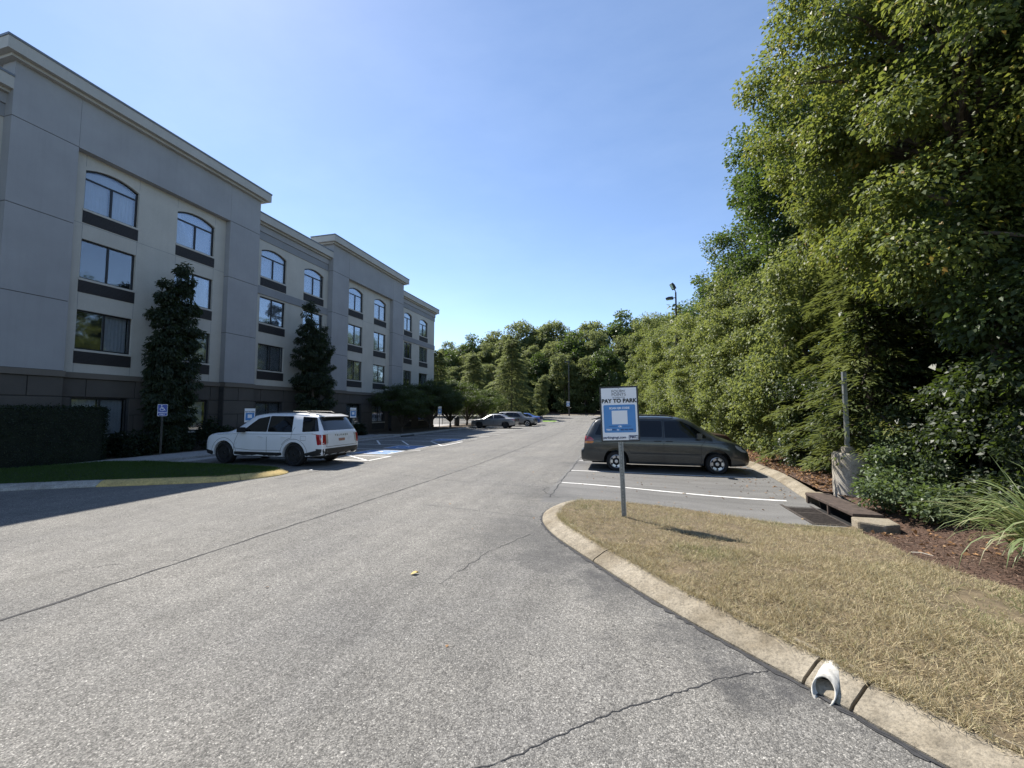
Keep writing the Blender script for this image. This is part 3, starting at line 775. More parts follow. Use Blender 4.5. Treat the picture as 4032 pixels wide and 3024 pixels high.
# ------------------------------------------------------------------ cars
def pchip(xs, ys, q):
    xs = np.asarray(xs, float); ys = np.asarray(ys, float); h = np.diff(xs); d = np.diff(ys) / h
    m = np.zeros_like(xs)
    for i in range(1, len(xs) - 1):
        if d[i-1] * d[i] > 0:
            w1 = 2*h[i] + h[i-1]; w2 = h[i] + 2*h[i-1]; m[i] = (w1 + w2) / (w1/d[i-1] + w2/d[i])
    m[0] = d[0]; m[-1] = d[-1]
    k = np.clip(np.searchsorted(xs, q) - 1, 0, len(xs) - 2); t = (q - xs[k]) / h[k]
    return ((1+2*t)*(1-t)**2*ys[k] + t*(1-t)**2*h[k]*m[k] + t*t*(3-2*t)*ys[k+1] + t*t*(t-1)*h[k]*m[k+1])
def round_poly(pts, r=.05, n=4):
    out = []; N = len(pts)
    for i in range(N):
        p = Vector(pts[i]); a = Vector(pts[i-1]); c = Vector(pts[(i+1) % N])
        ra = min(r, (a-p).length*.45); rc = min(r, (c-p).length*.45)
        s = p + (a-p).normalized()*ra; e = p + (c-p).normalized()*rc
        for k in range(n + 1):
            t = k / n; out.append(tuple((1-t)**2*s + 2*t*(1-t)*p + t*t*e))
    return out
def car_shell(st, arches, r_arch):
    """loft the body through the stations, then cut the wheel arches"""
    st = np.array(st); xs = st[:, 0]
    q = np.unique(np.round(np.concatenate([np.arange(xs[0], xs[-1], .05), xs, np.linspace(xs[0], xs[0]+.6, 28), np.linspace(xs[-1]-.5, xs[-1], 20)]), 4))
    zb, zs, zt, wb, ws, wt = [pchip(xs, st[:, k], q) for k in range(1, 7)]
    rows = []
    for i, x in enumerate(q):
        H = zs[i] - zb[i]; G = max(zt[i] - zs[i], .02); wm = max(wb[i], ws[i]) + .012
        k = min(1, G / .35)
        half = [(0, zb[i]), (wb[i]-.12, zb[i]), (wb[i]-.025, zb[i]+.03), (wb[i], zb[i]+.10), (wb[i]*.4+wm*.6, zb[i]+H*.42), (wm, zb[i]+H*.66),
                (ws[i]+.008, zb[i]+H*.88), (ws[i]-.012, zs[i]), (ws[i]+(wt[i]-ws[i])*.36, zs[i]+G*.34), (ws[i]+(wt[i]-ws[i])*.68, zs[i]+G*.66),
                (wt[i]+.02*k, zt[i]-.07*k), (wt[i]-.05, zt[i]-.022*k), (wt[i]*.55, zt[i]+.012*k), (0, zt[i]+.022*k)]
        full = [(x, y, z) for y, z in half] + [(x, -y, z) for y, z in half[-2:0:-1]]
        rows.append(full)
    n = len(rows[0]); vs = [v for r_ in rows for v in r_]; fs = []
    for i in range(len(rows) - 1):
        for k in range(n): fs.append((i*n + k, i*n + (k+1) % n, (i+1)*n + (k+1) % n, (i+1)*n + k))
    fs.append(tuple(range(n))); fs.append(tuple(range((len(rows)-1)*n, len(rows)*n)))
    me = bpy.data.meshes.new('body'); me.from_pydata(vs, [], fs)
    bm = bmesh.new(); bm.from_mesh(me); bmesh.ops.recalc_face_normals(bm, faces=bm.faces); bm.to_mesh(me)
    bvh = BVHTree.FromBMesh(bm); bm.free()
    o = bpy.data.objects.new('tmp_body', me); COL.objects.link(o)
    cut = MB()
    for ax in arches:
        for s in (-1, 1):
            y0, y1 = sorted((s * .62, s * 1.3)); 
            cut.lathe([(r_arch, y0), (r_arch, y1)], 40, 'y', (ax, 0, .36))
    cm = cut.mesh('cut'); co = bpy.data.objects.new('tmp_cut', cm); COL.objects.link(co)
    md = o.modifiers.new('b', 'BOOLEAN'); md.operation = 'DIFFERENCE'; md.object = co; md.solver = 'EXACT'; md.use_self = True
    me2 = bpy.data.meshes.new_from_object(o.evaluated_get(bpy.context.evaluated_depsgraph_get()))
    bpy.data.objects.remove(o); bpy.data.objects.remove(co)
    if len(me2.polygons) < 100: me2 = me
    me2.polygons.foreach_set('use_smooth', [True] * len(me2.polygons)); me2.set_sharp_from_angle(angle=R(32))
    me2.name = 'body'
    return me2, bvh
def project(bvh, poly, axis, side, off=.004, cuts=3):
    bm = bmesh.new(); vs = [bm.verts.new((p[0], p[1], 0)) for p in poly]; bm.faces.new(vs)
    bmesh.ops.triangulate(bm, faces=bm.faces)
    for _ in range(cuts):
        es = [e for e in bm.edges if e.calc_length() > .10]
        if not es: break
        bmesh.ops.subdivide_edges(bm, edges=es, cuts=1); bmesh.ops.triangulate(bm, faces=bm.faces)
    for v in bm.verts:
        if axis == 'y': org, d = Vector((v.co.x, side * 3, v.co.y)), Vector((0, -side, 0))
        elif axis == 'd': org, d = Vector((-2.35 + v.co.x*.707 - 2.1, side*(.80 + v.co.x*.707 + 2.1), v.co.y)), Vector((.707, -side*.707, 0))
        else: org, d = Vector((side * 5, v.co.x, v.co.y)), Vector((-side, 0, 0))
        h, n, *_ = bvh.ray_cast(org, d)
        if h is None: h, n, *_ = bvh.find_nearest(Vector((v.co.x, side * .9, v.co.y)) if axis == 'y' else Vector((side * 2.4, v.co.x, v.co.y)))
        if n.dot(d) > 0: n = -n
        v.co = h + n * off
    bmesh.ops.recalc_face_normals(bm, faces=bm.faces)
    me = bpy.data.meshes.new('panel'); bm.to_mesh(me); bm.free()
    me.polygons.foreach_set('use_smooth', [True] * len(me.polygons)); return me
def ribbon(pts, w=.010):
    L_, Rr = [], []
    P = [Vector(p) for p in pts]
    for i, p in enumerate(P):
        t = (P[min(i+1, len(P)-1)] - P[max(i-1, 0)]).normalized(); n = Vector((-t.y, t.x)); L_.append(tuple(p + n*w/2)); Rr.append(tuple(p - n*w/2))
    return L_ + Rr[::-1]
def wheel_meshes(r, rr, w, spokes, style):
    t = MB(); t.lathe([(rr, -w/2+.02), (rr+.02, -w/2), (r-.035, -w/2), (r-.008, -w/2+.03), (r, -w/4), (r, w/4), (r-.008, w/2-.03), (r-.035, w/2), (rr+.02, w/2), (rr, w/2-.02)], 36, 'y')
    tm = t.mesh('wheel')
    m = MB(); m.lathe([(rr+.004, w/2-.012), (rr-.012, w/2-.002), (rr-.022, w/2-.012), (rr-.028, w/2-.05), (rr-.03, -w/2+.05)], 36, 'y', cap=False)
    for k in range(spokes):
        a = 2*math.pi*k/spokes
        for da in ((-.13, .13) if style == 'split' else (0,)):
            wd = .022 if style == 'split' else .052
            ca, sa = math.cos(a + da*.6), math.sin(a + da*.6); ce, se = math.cos(a + da*1.8), math.sin(a + da*1.8)
            p0 = Vector((ca*.03, 0, sa*.03)); p1 = Vector((ce*(rr-.018), 0, se*(rr-.018))); tt = (p1-p0).normalized(); nn = Vector((-tt.z, 0, tt.x))
            v = []
            for p, y, q in ((p0, w/2-.03, wd*1.1), (p1, w/2-.012, wd)):
                for s in (-1, 1):
                    for dy in (0, -.03): v.append(tuple(p + nn*q*s + Vector((0, y+dy, 0))))
            m.add(v, [(0,1,5,4), (2,6,7,3), (0,4,6,2), (1,3,7,5), (0,2,3,1), (4,5,7,6)])
    m.lathe([(.055, w/2-.035), (.055, w/2-.012), (.045, w/2-.006)], 16, 'y')
    rm = m.mesh('rim')
    for me in (tm, rm):
        me.polygons.foreach_set('use_smooth', [True] * len(me.polygons)); me.set_sharp_from_angle(angle=R(30))
    return tm, rm
def build_car(name, label, group, loc, rz, st, wb, paint, wheel, glass, lamps, seams, extras, rim_mat, arch_r, detail=True):
    """st stations; glass/lamps: (part name, axis, side or None for both, poly, material, offset)"""
    t = thing(name, label, 'car', loc, rz, group)
    shell, bvh = car_shell(st, (-wb/2, wb/2), arch_r)
    body = link('body', shell, paint, t)
    u = MB(); u.box(st[3][0] + .25, st[-3][0] - .2, -.66, .66, .24, .62); u.build('underbody', M['arch_black'], t)
    tm, rm = wheel_meshes(*wheel)
    half = max(s[4] for s in st)
    for ax in (-wb/2, wb/2):
        for s in (-1, 1):
            w = link('wheel', tm, M['tyre'], t); w.location = (ax, s * (half - wheel[2]/2 - .01), wheel[0])
            if s < 0: w.rotation_euler = (0, 0, math.pi)
            link('rim', rm, rim_mat, w)
    for (pn, ax, side, poly, m, off) in glass + lamps:
        for s in ((1, -1) if side is None else (side,)):
            if ax == 'x' and isinstance(poly, tuple):     # mirrored rear pieces
                for q in (1, -1):
                    pl = [(p[0]*q, p[1]) for p in poly[0]]
                    link(pn, project(bvh, pl, 'x', s, off), m, t)
            else: link(pn, project(bvh, poly, ax, s, off), m, t)
    if detail:
        for (pn, ax, side, pts, w) in seams:
            for s in ((1, -1) if side is None else (side,)):
                link(pn, project(bvh, ribbon(pts, w), ax, s, .0025, 2), M['seam'], t)
    for pn, mb, m in extras: mb.build(pn, m, t, smooth=35)
    return t, bvh
def arc_pts(cx, cz, r, a0, a1, n=14): return [(cx + r*math.cos(R(a0 + (a1-a0)*k/n)), cz + r*math.sin(R(a0 + (a1-a0)*k/n))) for k in range(n + 1)]
def arch_lip(cx, r0, r1): return arc_pts(cx, .36, r1, -8, 188, 22) + arc_pts(cx, .36, r0, 188, -8, 22)

# --- white SUV
ST_SUV = [(-2.59,.44,.60,.625,.72,.74,.62), (-2.575,.40,.70,.74,.84,.86,.74), (-2.55,.38,.84,.90,.89,.91,.80), (-2.52,.36,1.0,1.08,.92,.935,.82), (-2.47,.35,1.06,1.20,.935,.945,.80),
          (-2.36,.34,1.09,1.40,.95,.955,.76), (-2.22,.33,1.11,1.60,.955,.96,.72), (-2.13,.32,1.11,1.68,.96,.965,.70), (-1.8,.30,1.11,1.715,.965,.97,.69), (-.9,.28,1.10,1.745,.97,.975,.69),
          (0,.28,1.09,1.735,.97,.975,.69), (.38,.28,1.09,1.69,.97,.975,.68), (.75,.28,1.08,1.50,.97,.97,.70), (1.05,.28,1.07,1.29,.97,.965,.74), (1.25,.28,1.055,1.16,.97,.96,.80),
          (1.45,.28,1.03,1.10,.965,.955,.84), (1.85,.28,1.0,1.065,.955,.945,.84), (2.12,.29,.96,1.03,.93,.92,.80), (2.28,.31,.88,.95,.88,.87,.74), (2.36,.35,.74,.80,.78,.78,.66), (2.39,.40,.60,.64,.66,.66,.56)]
white = mat_car('car_paint_white', (.74, .75, .77), 0, .25)
g_suv = [('side_window','y',None, round_poly([(.74,1.12),(.20,1.56),(-.26,1.645),(-.345,1.12)],.04), M['car_glass'], .004),
         ('side_window','y',None, round_poly([(-.365,1.12),(-.28,1.65),(-1.22,1.645),(-1.36,1.12)],.04), M['car_glass'], .004),
         ('side_window','y',None, round_poly([(-1.76,1.13),(-1.60,1.63),(-2.15,1.60),(-2.37,1.16)],.03), M['car_glass'], .004),
         ('windscreen','x',1, round_poly([(-.74,1.15),(-.60,1.64),(.60,1.64),(.74,1.15)],.06), M['car_glass'], .004),
         ('rear_window','x',-1, round_poly([(-.80,1.18),(-.69,1.62),(.69,1.62),(.80,1.18)],.04), M['car_glass2'], .005)]
l_suv = [('tail_lamp','d',None, [(-.10,.73),(.11,.73),(.11,1.05),(-.10,1.05)], M['tail_red'], .0055),
         ('bumper_corner','d',None, [(-.14,.40),(.14,.40),(.14,.59),(-.14,.59)], M['black'], .0055),
         ('tail_lamp','y',None, round_poly([(-2.10,1.075),(-2.30,1.045),(-2.36,.72),(-2.44,.72),(-2.42,1.05)],.015), M['tail_red'], .006),
         ('tail_lamp','x',-1, (round_poly([(.80,.73),(.78,1.05),(.86,1.05),(.86,.73)],.015),), M['tail_red'], .006),
         ('tail_lamp_lens','x',-1, (round_poly([(.70,.76),(.69,1.05),(.772,1.06),(.79,.76)],.02),), M['tail_clear'], .006),
         ('rear_bumper_trim','x',-1, round_poly([(-.86,.37),(-.84,.60),(.84,.60),(.86,.37)],.03), M['black'], .006),
         ('sill_cladding','y',None, [(-1.0,.285),(1.0,.285),(.98,.445),(-.98,.445)], M['black'], .005),
         ('bumper_cladding','y',None, [(-1.90,.32),(-2.46,.39),(-2.46,.59),(-2.3,.54),(-1.88,.44)], M['black'], .005),
         ('front_cladding','y',None, [(1.92,.30),(2.34,.36),(2.34,.50),(1.92,.44)], M['black'], .005),
         ('head_lamp','x',1, (round_poly([(.62,.70),(.62,.92),(.84,.90),(.84,.72)],.02),), M['head_lamp'], .006),
         ('front_grille','x',1, round_poly([(-.58,.52),(-.58,.90),(.58,.90),(.58,.52)],.05), M['black'], .006)]
s_suv = [('door_seam','y',None, [(-.37,.42),(-.37,1.12)], .012), ('door_seam','y',None, [(1.02,.42),(.98,.75),(.84,1.08)], .012), ('door_seam','y',None, arc_pts(-1.45,.36,.58,35,80,8) + [(-1.36,1.12),(-1.42,1.3)], .012),
         ('crease','y',None, [(1.0,.56),(.3,.50),(-.95,.52)], .010), ('flare_line','y',None, arc_pts(-1.45,.36,.54,8,172,20), .010), ('flare_line','y',None, arc_pts(1.45,.36,.54,8,172,20), .010),
         ('shoulder_line','y',None, [(2.0,1.0),(.9,1.04),(-1.3,1.05),(-2.2,1.08)], .009), ('fuel_flap','y',1, [(-1.72,.86),(-1.72,1.0),(-1.92,1.0),(-1.92,.86),(-1.72,.86)], .008),
         ('tailgate_seam','x',-1, [(-.80,.66),(-.76,.72),(-.66,1.16)], .012), ('tailgate_seam','x',-1, [(.80,.66),(.76,.72),(.66,1.16)], .012), ('tailgate_seam','x',-1, [(-.8,.655),(.8,.655)], .012)]
ex = []
m = MB()
for s in (-1, 1): m.tube([(-1.75,s*.62,1.745),(-1.6,s*.62,1.79),(-.9,s*.625,1.805),(0,s*.625,1.795),(.15,s*.625,1.75)], .018, 8)
ex.append(('roof_rail', m, M['black']))
m = MB(); m.prism([(-2.34,1.615),(-2.36,1.64),(-2.05,1.72),(-1.95,1.70)], -.62, .62, ax='y'); ex.append(('spoiler', m, white))
m = MB(); m.box(-2.37,-2.30,-.56,.56,1.60,1.618); ex.append(('spoiler_underside', m, M['black']))
for s in (-1, 1):
    m = MB(); m.box(.56,.66,s*.97-.02,s*.97+.02,1.10,1.13); m.box(.52,.70,min(s*.98,s*1.16),max(s*.98,s*1.16),1.10,1.27); ex.append(('door_mirror', m, M['black']))
    for hx in (-.12, -1.08):
        m = MB(); m.tube([(hx-.11,s*.985,.96),(hx-.05,s*1.005,.965),(hx+.05,s*1.005,.965),(hx+.11,s*.985,.96)], .014, 8); ex.append(('door_handle', m, white))
m = MB(); m.box(-2.565,-2.545,-.16,.16,.80,.90); ex.append(('number_plate', m, M['plate']))
m = MB(); m.tube([(-2.45,.05,1.235),(-2.41,-.38,1.27)], .012, 6); ex.append(('wiper', m, M['black']))
for y in (-.62, -.52):
    m = MB(); m.tube([(-2.45,y,.42),(-2.62,y,.42)], .035, 12); ex.append(('exhaust_pipe', m, M['black']))
suv, bv_suv = build_car('parked_suv', 'white SUV with black wheels parked nose-in beside the left grass island', None, (-11.88, 12.47, 0), math.pi, ST_SUV, 2.9, white,
                (.385, .275, .25, 5, 'split'), g_suv, l_suv, s_suv, ex, M['black_rim'], .445)
def text_mesh(txt, size, bold=0, align='CENTER', spacing=1.0, depth=0.0):
    cu = bpy.data.curves.new('txt', 'FONT'); cu.body = txt; cu.size = size; cu.align_x = align; cu.offset = bold; cu.space_character = spacing; cu.extrude = depth; cu.resolution_u = 3
    o = bpy.data.objects.new('tmp_txt', cu); COL.objects.link(o)
    me = bpy.data.meshes.new_from_object(o.evaluated_get(bpy.context.evaluated_depsgraph_get()))
    bpy.data.objects.remove(o); me.name = 'lettering'; return me
# name spelled across the tailgate
tl = link('lettering', text_mesh('PALISADE', .085, .002, spacing=2.0, depth=.004), M['chrome'], suv)
tl.rotation_euler = (R(90), 0, R(-90)); tl.location = (-2.545, 0, .985); tl.rotation_euler[0] = R(78)

# --- dark grey minivan
ST_VAN = [(-2.65,.40,.56,.585,.72,.74,.62), (-2.635,.36,.62,.66,.84,.86,.76), (-2.60,.33,.67,.70,.90,.91,.82), (-2.545,.32,.71,.735,.92,.925,.84), (-2.53,.32,.80,.86,.925,.93,.82), (-2.51,.32,.98,1.06,.93,.935,.80),
          (-2.46,.31,1.05,1.18,.935,.94,.78), (-2.36,.30,1.09,1.38,.94,.945,.75), (-2.24,.29,1.10,1.55,.945,.95,.73), (-2.14,.29,1.10,1.645,.95,.95,.71), (-1.95,.28,1.10,1.70,.95,.955,.70), (-1.3,.26,1.10,1.735,.955,.96,.70),
          (-.4,.25,1.09,1.745,.955,.96,.70), (.35,.25,1.085,1.72,.955,.96,.70), (.72,.25,1.08,1.64,.955,.96,.69), (1.05,.25,1.07,1.46,.955,.955,.70), (1.4,.25,1.05,1.245,.955,.95,.73), (1.62,.25,1.02,1.12,.95,.94,.76),
          (1.85,.25,.97,1.045,.94,.925,.77), (2.1,.26,.88,.945,.91,.90,.74), (2.28,.27,.78,.835,.87,.86,.70), (2.39,.29,.66,.71,.79,.79,.64), (2.45,.32,.54,.58,.68,.68,.54)]
vanp = mat_car('car_paint_dark_green_grey', (.020, .0245, .0265), .3, .3)
g_van = [('side_window','y',None, round_poly([(.0,1.10),(.0,1.60),(.50,1.60),(.78,1.46),(1.20,1.16),(1.22,1.11)],.04), M['car_glass'], .004),
         ('side_window','y',None, round_poly([(-.08,1.11),(-.08,1.61),(-1.18,1.61),(-1.20,1.12)],.05), M['car_glass'], .004),
         ('side_window','y',None, round_poly([(-1.28,1.13),(-1.27,1.60),(-1.98,1.585),(-2.18,1.16)],.05), M['car_glass'], .004),
         ('windscreen','x',1, round_poly([(-.70,1.16),(-.60,1.60),(.60,1.60),(.70,1.16)],.06), M['car_glass'], .004),
         ('rear_window','x',-1, round_poly([(-.72,1.12),(-.64,1.60),(.64,1.60),(.72,1.12)],.06), M['car_glass2'], .005)]
l_van = [('tail_lamp','y',None, round_poly([(-2.20,1.0),(-2.30,1.085),(-2.475,1.10),(-2.50,.965),(-2.26,.965)],.02), M['tail_red'], .006),
         ('turn_lamp','y',None, round_poly([(-2.20,.955),(-2.50,.955),(-2.515,.885),(-2.26,.885)],.02), M['tail_amber'], .006),
         ('tail_lamp','x',-1, (round_poly([(.76,.90),(.74,1.14),(.90,1.10),(.91,.90)],.02),), M['tail_red'], .006),
         ('rub_strip','y',None, [(-1.05,.575),(1.02,.575),(1.02,.62),(-1.05,.62)], M['black'], .006),
         ('head_lamp','y',None, round_poly([(2.05,.80),(2.0,.90),(2.28,.80),(2.36,.68),(2.2,.70)],.02), M['head_lamp'], .006),
         ('head_lamp','x',1, (round_poly([(.55,.66),(.55,.80),(.80,.80),(.80,.66)],.02),), M['head_lamp'], .006)]
s_van = [('door_seam','y',None, [(-.04,.34),(-.04,1.1),(-.04,1.64)], .012), ('door_seam','y',None, [(1.05,.36),(1.05,.85),(1.22,1.10)], .012), ('door_seam','y',None, arc_pts(-1.5,.36,.52,30,75,8) + [(-1.24,1.1),(-1.24,1.64)], .012),
         ('slide_track','y',None, [(-1.3,.90),(-2.2,.92)], .014), ('shoulder_line','y',None, [(1.9,.93),(.9,.97),(-1.2,.98),(-2.2,1.0)], .009), ('bumper_seam','y',None, [(-2.53,.735),(-2.05,.70),(-1.98,.55)], .010)]
ex = []
m = MB()
for s in (-1, 1): m.tube([(-1.95,s*.62,1.70),(-1.85,s*.625,1.755),(-.9,s*.63,1.785),(.15,s*.63,1.775),(.28,s*.63,1.73)], .016, 8)
ex.append(('roof_rail', m, M['black']))
m = MB(); m.prism([(-2.30,1.63),(-2.31,1.65),(-2.05,1.715),(-1.95,1.70)], -.58, .58, ax='y'); ex.append(('spoiler', m, vanp))
for s in (-1, 1):
    m = MB(); m.box(1.0,1.08,s*.95-.02,s*.95+.03,1.09,1.12); m.box(.93,1.06,min(s*.97,s*1.14),max(s*.97,s*1.14),1.08,1.24); ex.append(('door_mirror', m, vanp))
    for hx in (.12, -.22):
        m = MB(); m.tube([(hx-.10,s*.965,.98),(hx-.05,s*.985,.985),(hx+.05,s*.985,.985),(hx+.10,s*.965,.98)], .014, 8); ex.append(('door_handle', m, M['black']))
m = MB(); m.tube([(-2.40,.02,1.14),(-2.52,-.28,1.12)], .014, 6); ex.append(('wiper', m, M['black']))
m = MB(); m.tube([(-2.3,-.55,.30),(-2.60,-.55,.29)], .03, 10); ex.append(('exhaust_pipe', m, M['steel']))
van, _ = build_car('parked_minivan', 'dark green-grey minivan with silver alloy wheels behind the pay to park sign', None, (1.27, 14.14, -.03), 0, ST_VAN, 3.0, vanp,
                (.325, .205, .22, 6, 'wide'), g_van, l_van, s_van, ex, M['alloy'], .395)
van.scale = (.945, .955, .965)

# --- saloon cars and crossovers further off
ST_SED = [(-2.42,.40,.62,.65,.70,.72,.60), (-2.40,.36,.76,.80,.82,.83,.70), (-2.36,.34,.90,.96,.86,.865,.72), (-2.28,.32,.97,1.05,.88,.885,.72), (-1.95,.29,.99,1.085,.90,.905,.70), (-1.72,.28,.99,1.13,.905,.91,.66),
          (-1.35,.27,.985,1.28,.91,.915,.58), (-.9,.26,.98,1.415,.91,.915,.56), (-.4,.26,.975,1.46,.91,.915,.56), (.1,.26,.965,1.45,.91,.915,.56), (.5,.26,.955,1.33,.91,.91,.58), (.85,.26,.945,1.15,.91,.905,.64), (1.12,.26,.93,1.01,.905,.90,.72),
          (1.35,.26,.90,.96,.90,.89,.76), (1.8,.27,.85,.905,.88,.87,.74), (2.1,.28,.79,.84,.84,.83,.70), (2.28,.31,.70,.74,.76,.76,.64), (2.38,.36,.58,.61,.62,.62,.52)]
g_sed = [('side_window','y',None, round_poly([(.80,1.0),(.30,1.30),(.0,1.38),(-.12,1.0)],.04), M['car_glass'], .004),
         ('side_window','y',None, round_poly([(-.18,1.0),(-.08,1.385),(-.75,1.38),(-1.25,1.16),(-1.42,1.03)],.04), M['car_glass'], .004),
         ('windscreen','x',1, round_poly([(-.62,1.03),(-.50,1.38),(.50,1.38),(.62,1.03)],.05), M['car_glass'], .004),
         ('rear_window','x',-1, round_poly([(-.60,1.13),(-.48,1.38),(.48,1.38),(.60,1.13)],.05), M['car_glass2'], .004)]
l_sed = [('tail_lamp','y',None, round_poly([(-2.0,.95),(-2.33,.92),(-2.37,.80),(-2.22,.80)],.02), M['tail_red'], .006),
         ('tail_lamp','x',-1, (round_poly([(.5,.82),(.5,.93),(.82,.94),(.82,.80)],.02),), M['tail_red'], .006),
         ('head_lamp','y',None, round_poly([(1.85,.78),(1.8,.84),(2.15,.76),(2.25,.68)],.02), M['head_lamp'], .006)]
s_sed = [('door_seam','y',None, [(-.15,.34),(-.15,1.0)], .014), ('chrome_line','y',None, [(.82,.985),(-1.4,1.01)], .016)]
def mirrors(x, z, w, paint):
    ex = []
    for s in (-1, 1):
        m = MB(); m.box(x-.02,x+.06,s*(w-.02)-.02,s*(w-.02)+.03,z-.06,z-.03); m.box(x-.07,x+.08,min(s*w,s*(w+.16)),max(s*w,s*(w+.16)),z-.06,z+.08); ex.append(('door_mirror', m, paint))
    return ex
sil = mat_car('car_paint_grey_silver', (.20, .205, .215), .6, .3)
build_car('parked_sedan', 'silver grey sedan parked nose-in by the low dark trees', None, (-12.65, 41.35, 0), math.pi, ST_SED, 2.78, sil, (.33, .225, .22, 7, 'wide'), g_sed, l_sed, s_sed, mirrors(.62, 1.02, .91, sil), M['black_rim'], .40)
blu = mat_car('car_paint_blue', (.02, .075, .26), .4, .3)
build_car('parked_sedan', 'bright blue sedan beyond the grey crossover, beside the small bright lawn', None, (-11.75, 50.2, .03), math.pi, ST_SED, 2.78, blu, (.33, .225, .22, 7, 'wide'), g_sed, l_sed, s_sed, mirrors(.62, 1.02, .91, blu), M['black_rim'], .40)
gry = mat_car('car_paint_grey', (.17, .175, .18), .5, .3)
ST_XOV = [(a, b, c*.98, d*.955, e*.955, f*.955, g*.955) for a, b, c, d, e, f, g in [(x[0]*.94,) + x[1:] for x in ST_SUV]]
sc = lambda L_: [(pn, ax, sd, ([(p[0]*(.94 if ax == 'y' else .955), p[1]*.96) for p in poly] if not isinstance(poly, tuple) else ([(p[0]*.955, p[1]*.96) for p in poly[0]],)), mm, off) for pn, ax, sd, poly, mm, off in L_]
build_car('parked_crossover', 'grey crossover backed in between the silver sedan and the blue sedan', None, (-11.62, 47.1, 0), 0, ST_XOV, 2.73, gry, (.35, .24, .22, 5, 'wide'), sc(g_suv), sc(l_suv), [], mirrors(.62, 1.12, .92, gry), M['alloy'], .42)
mar = mat_car('car_paint_maroon', (.055, .022, .02), .3, .35)
build_car('parked_crossover', 'maroon crossover mostly hidden behind the dark minivan', None, (1.55, 16.95, 0), 0, ST_XOV, 2.73, mar, (.35, .24, .22, 5, 'wide'), sc(g_suv), sc(l_suv), [], mirrors(.62, 1.12, .92, mar), M['alloy'], .42)

# ------------------------------------------------------------------ signs and posts
def u_post(h, w=.05):
    """galvanised U-channel post with its row of holes, standing at z=0, open side to -y"""
    b = MB(); t = .004
    b.prism([(-w*.75,-.0), (-w*.75,.008), (-w*.5,.008), (-w*.36,.035), (w*.36,.035), (w*.5,.008), (w*.75,.008), (w*.75,0), (w*.44,0), (w*.30,.027), (-w*.30,.027), (-w*.44,0)], -.25, h, ax='z')
    return b
def holes(h, w=.05, step=.05):
    b = MB()
    for k in range(int(h / step)): b.lathe([(.006, .0255), (.006, .0268)], 8, 'y', (0, 0, .05 + k * step))
    return b
def flat(name, me, m, parent, x, z, y, rx=90):
    o = link(name, me, m, parent); o.rotation_euler = (R(90), 0, 0); o.location = (x, y, z); return o
def rrect(x0, x1, z0, z1, r): return round_poly([(x0, z0), (x1, z0), (x1, z1), (x0, z1)], r, 5)
def plate(poly, y0, y1):
    b = MB(); b.prism(poly, y0, y1, ax='y'); return b
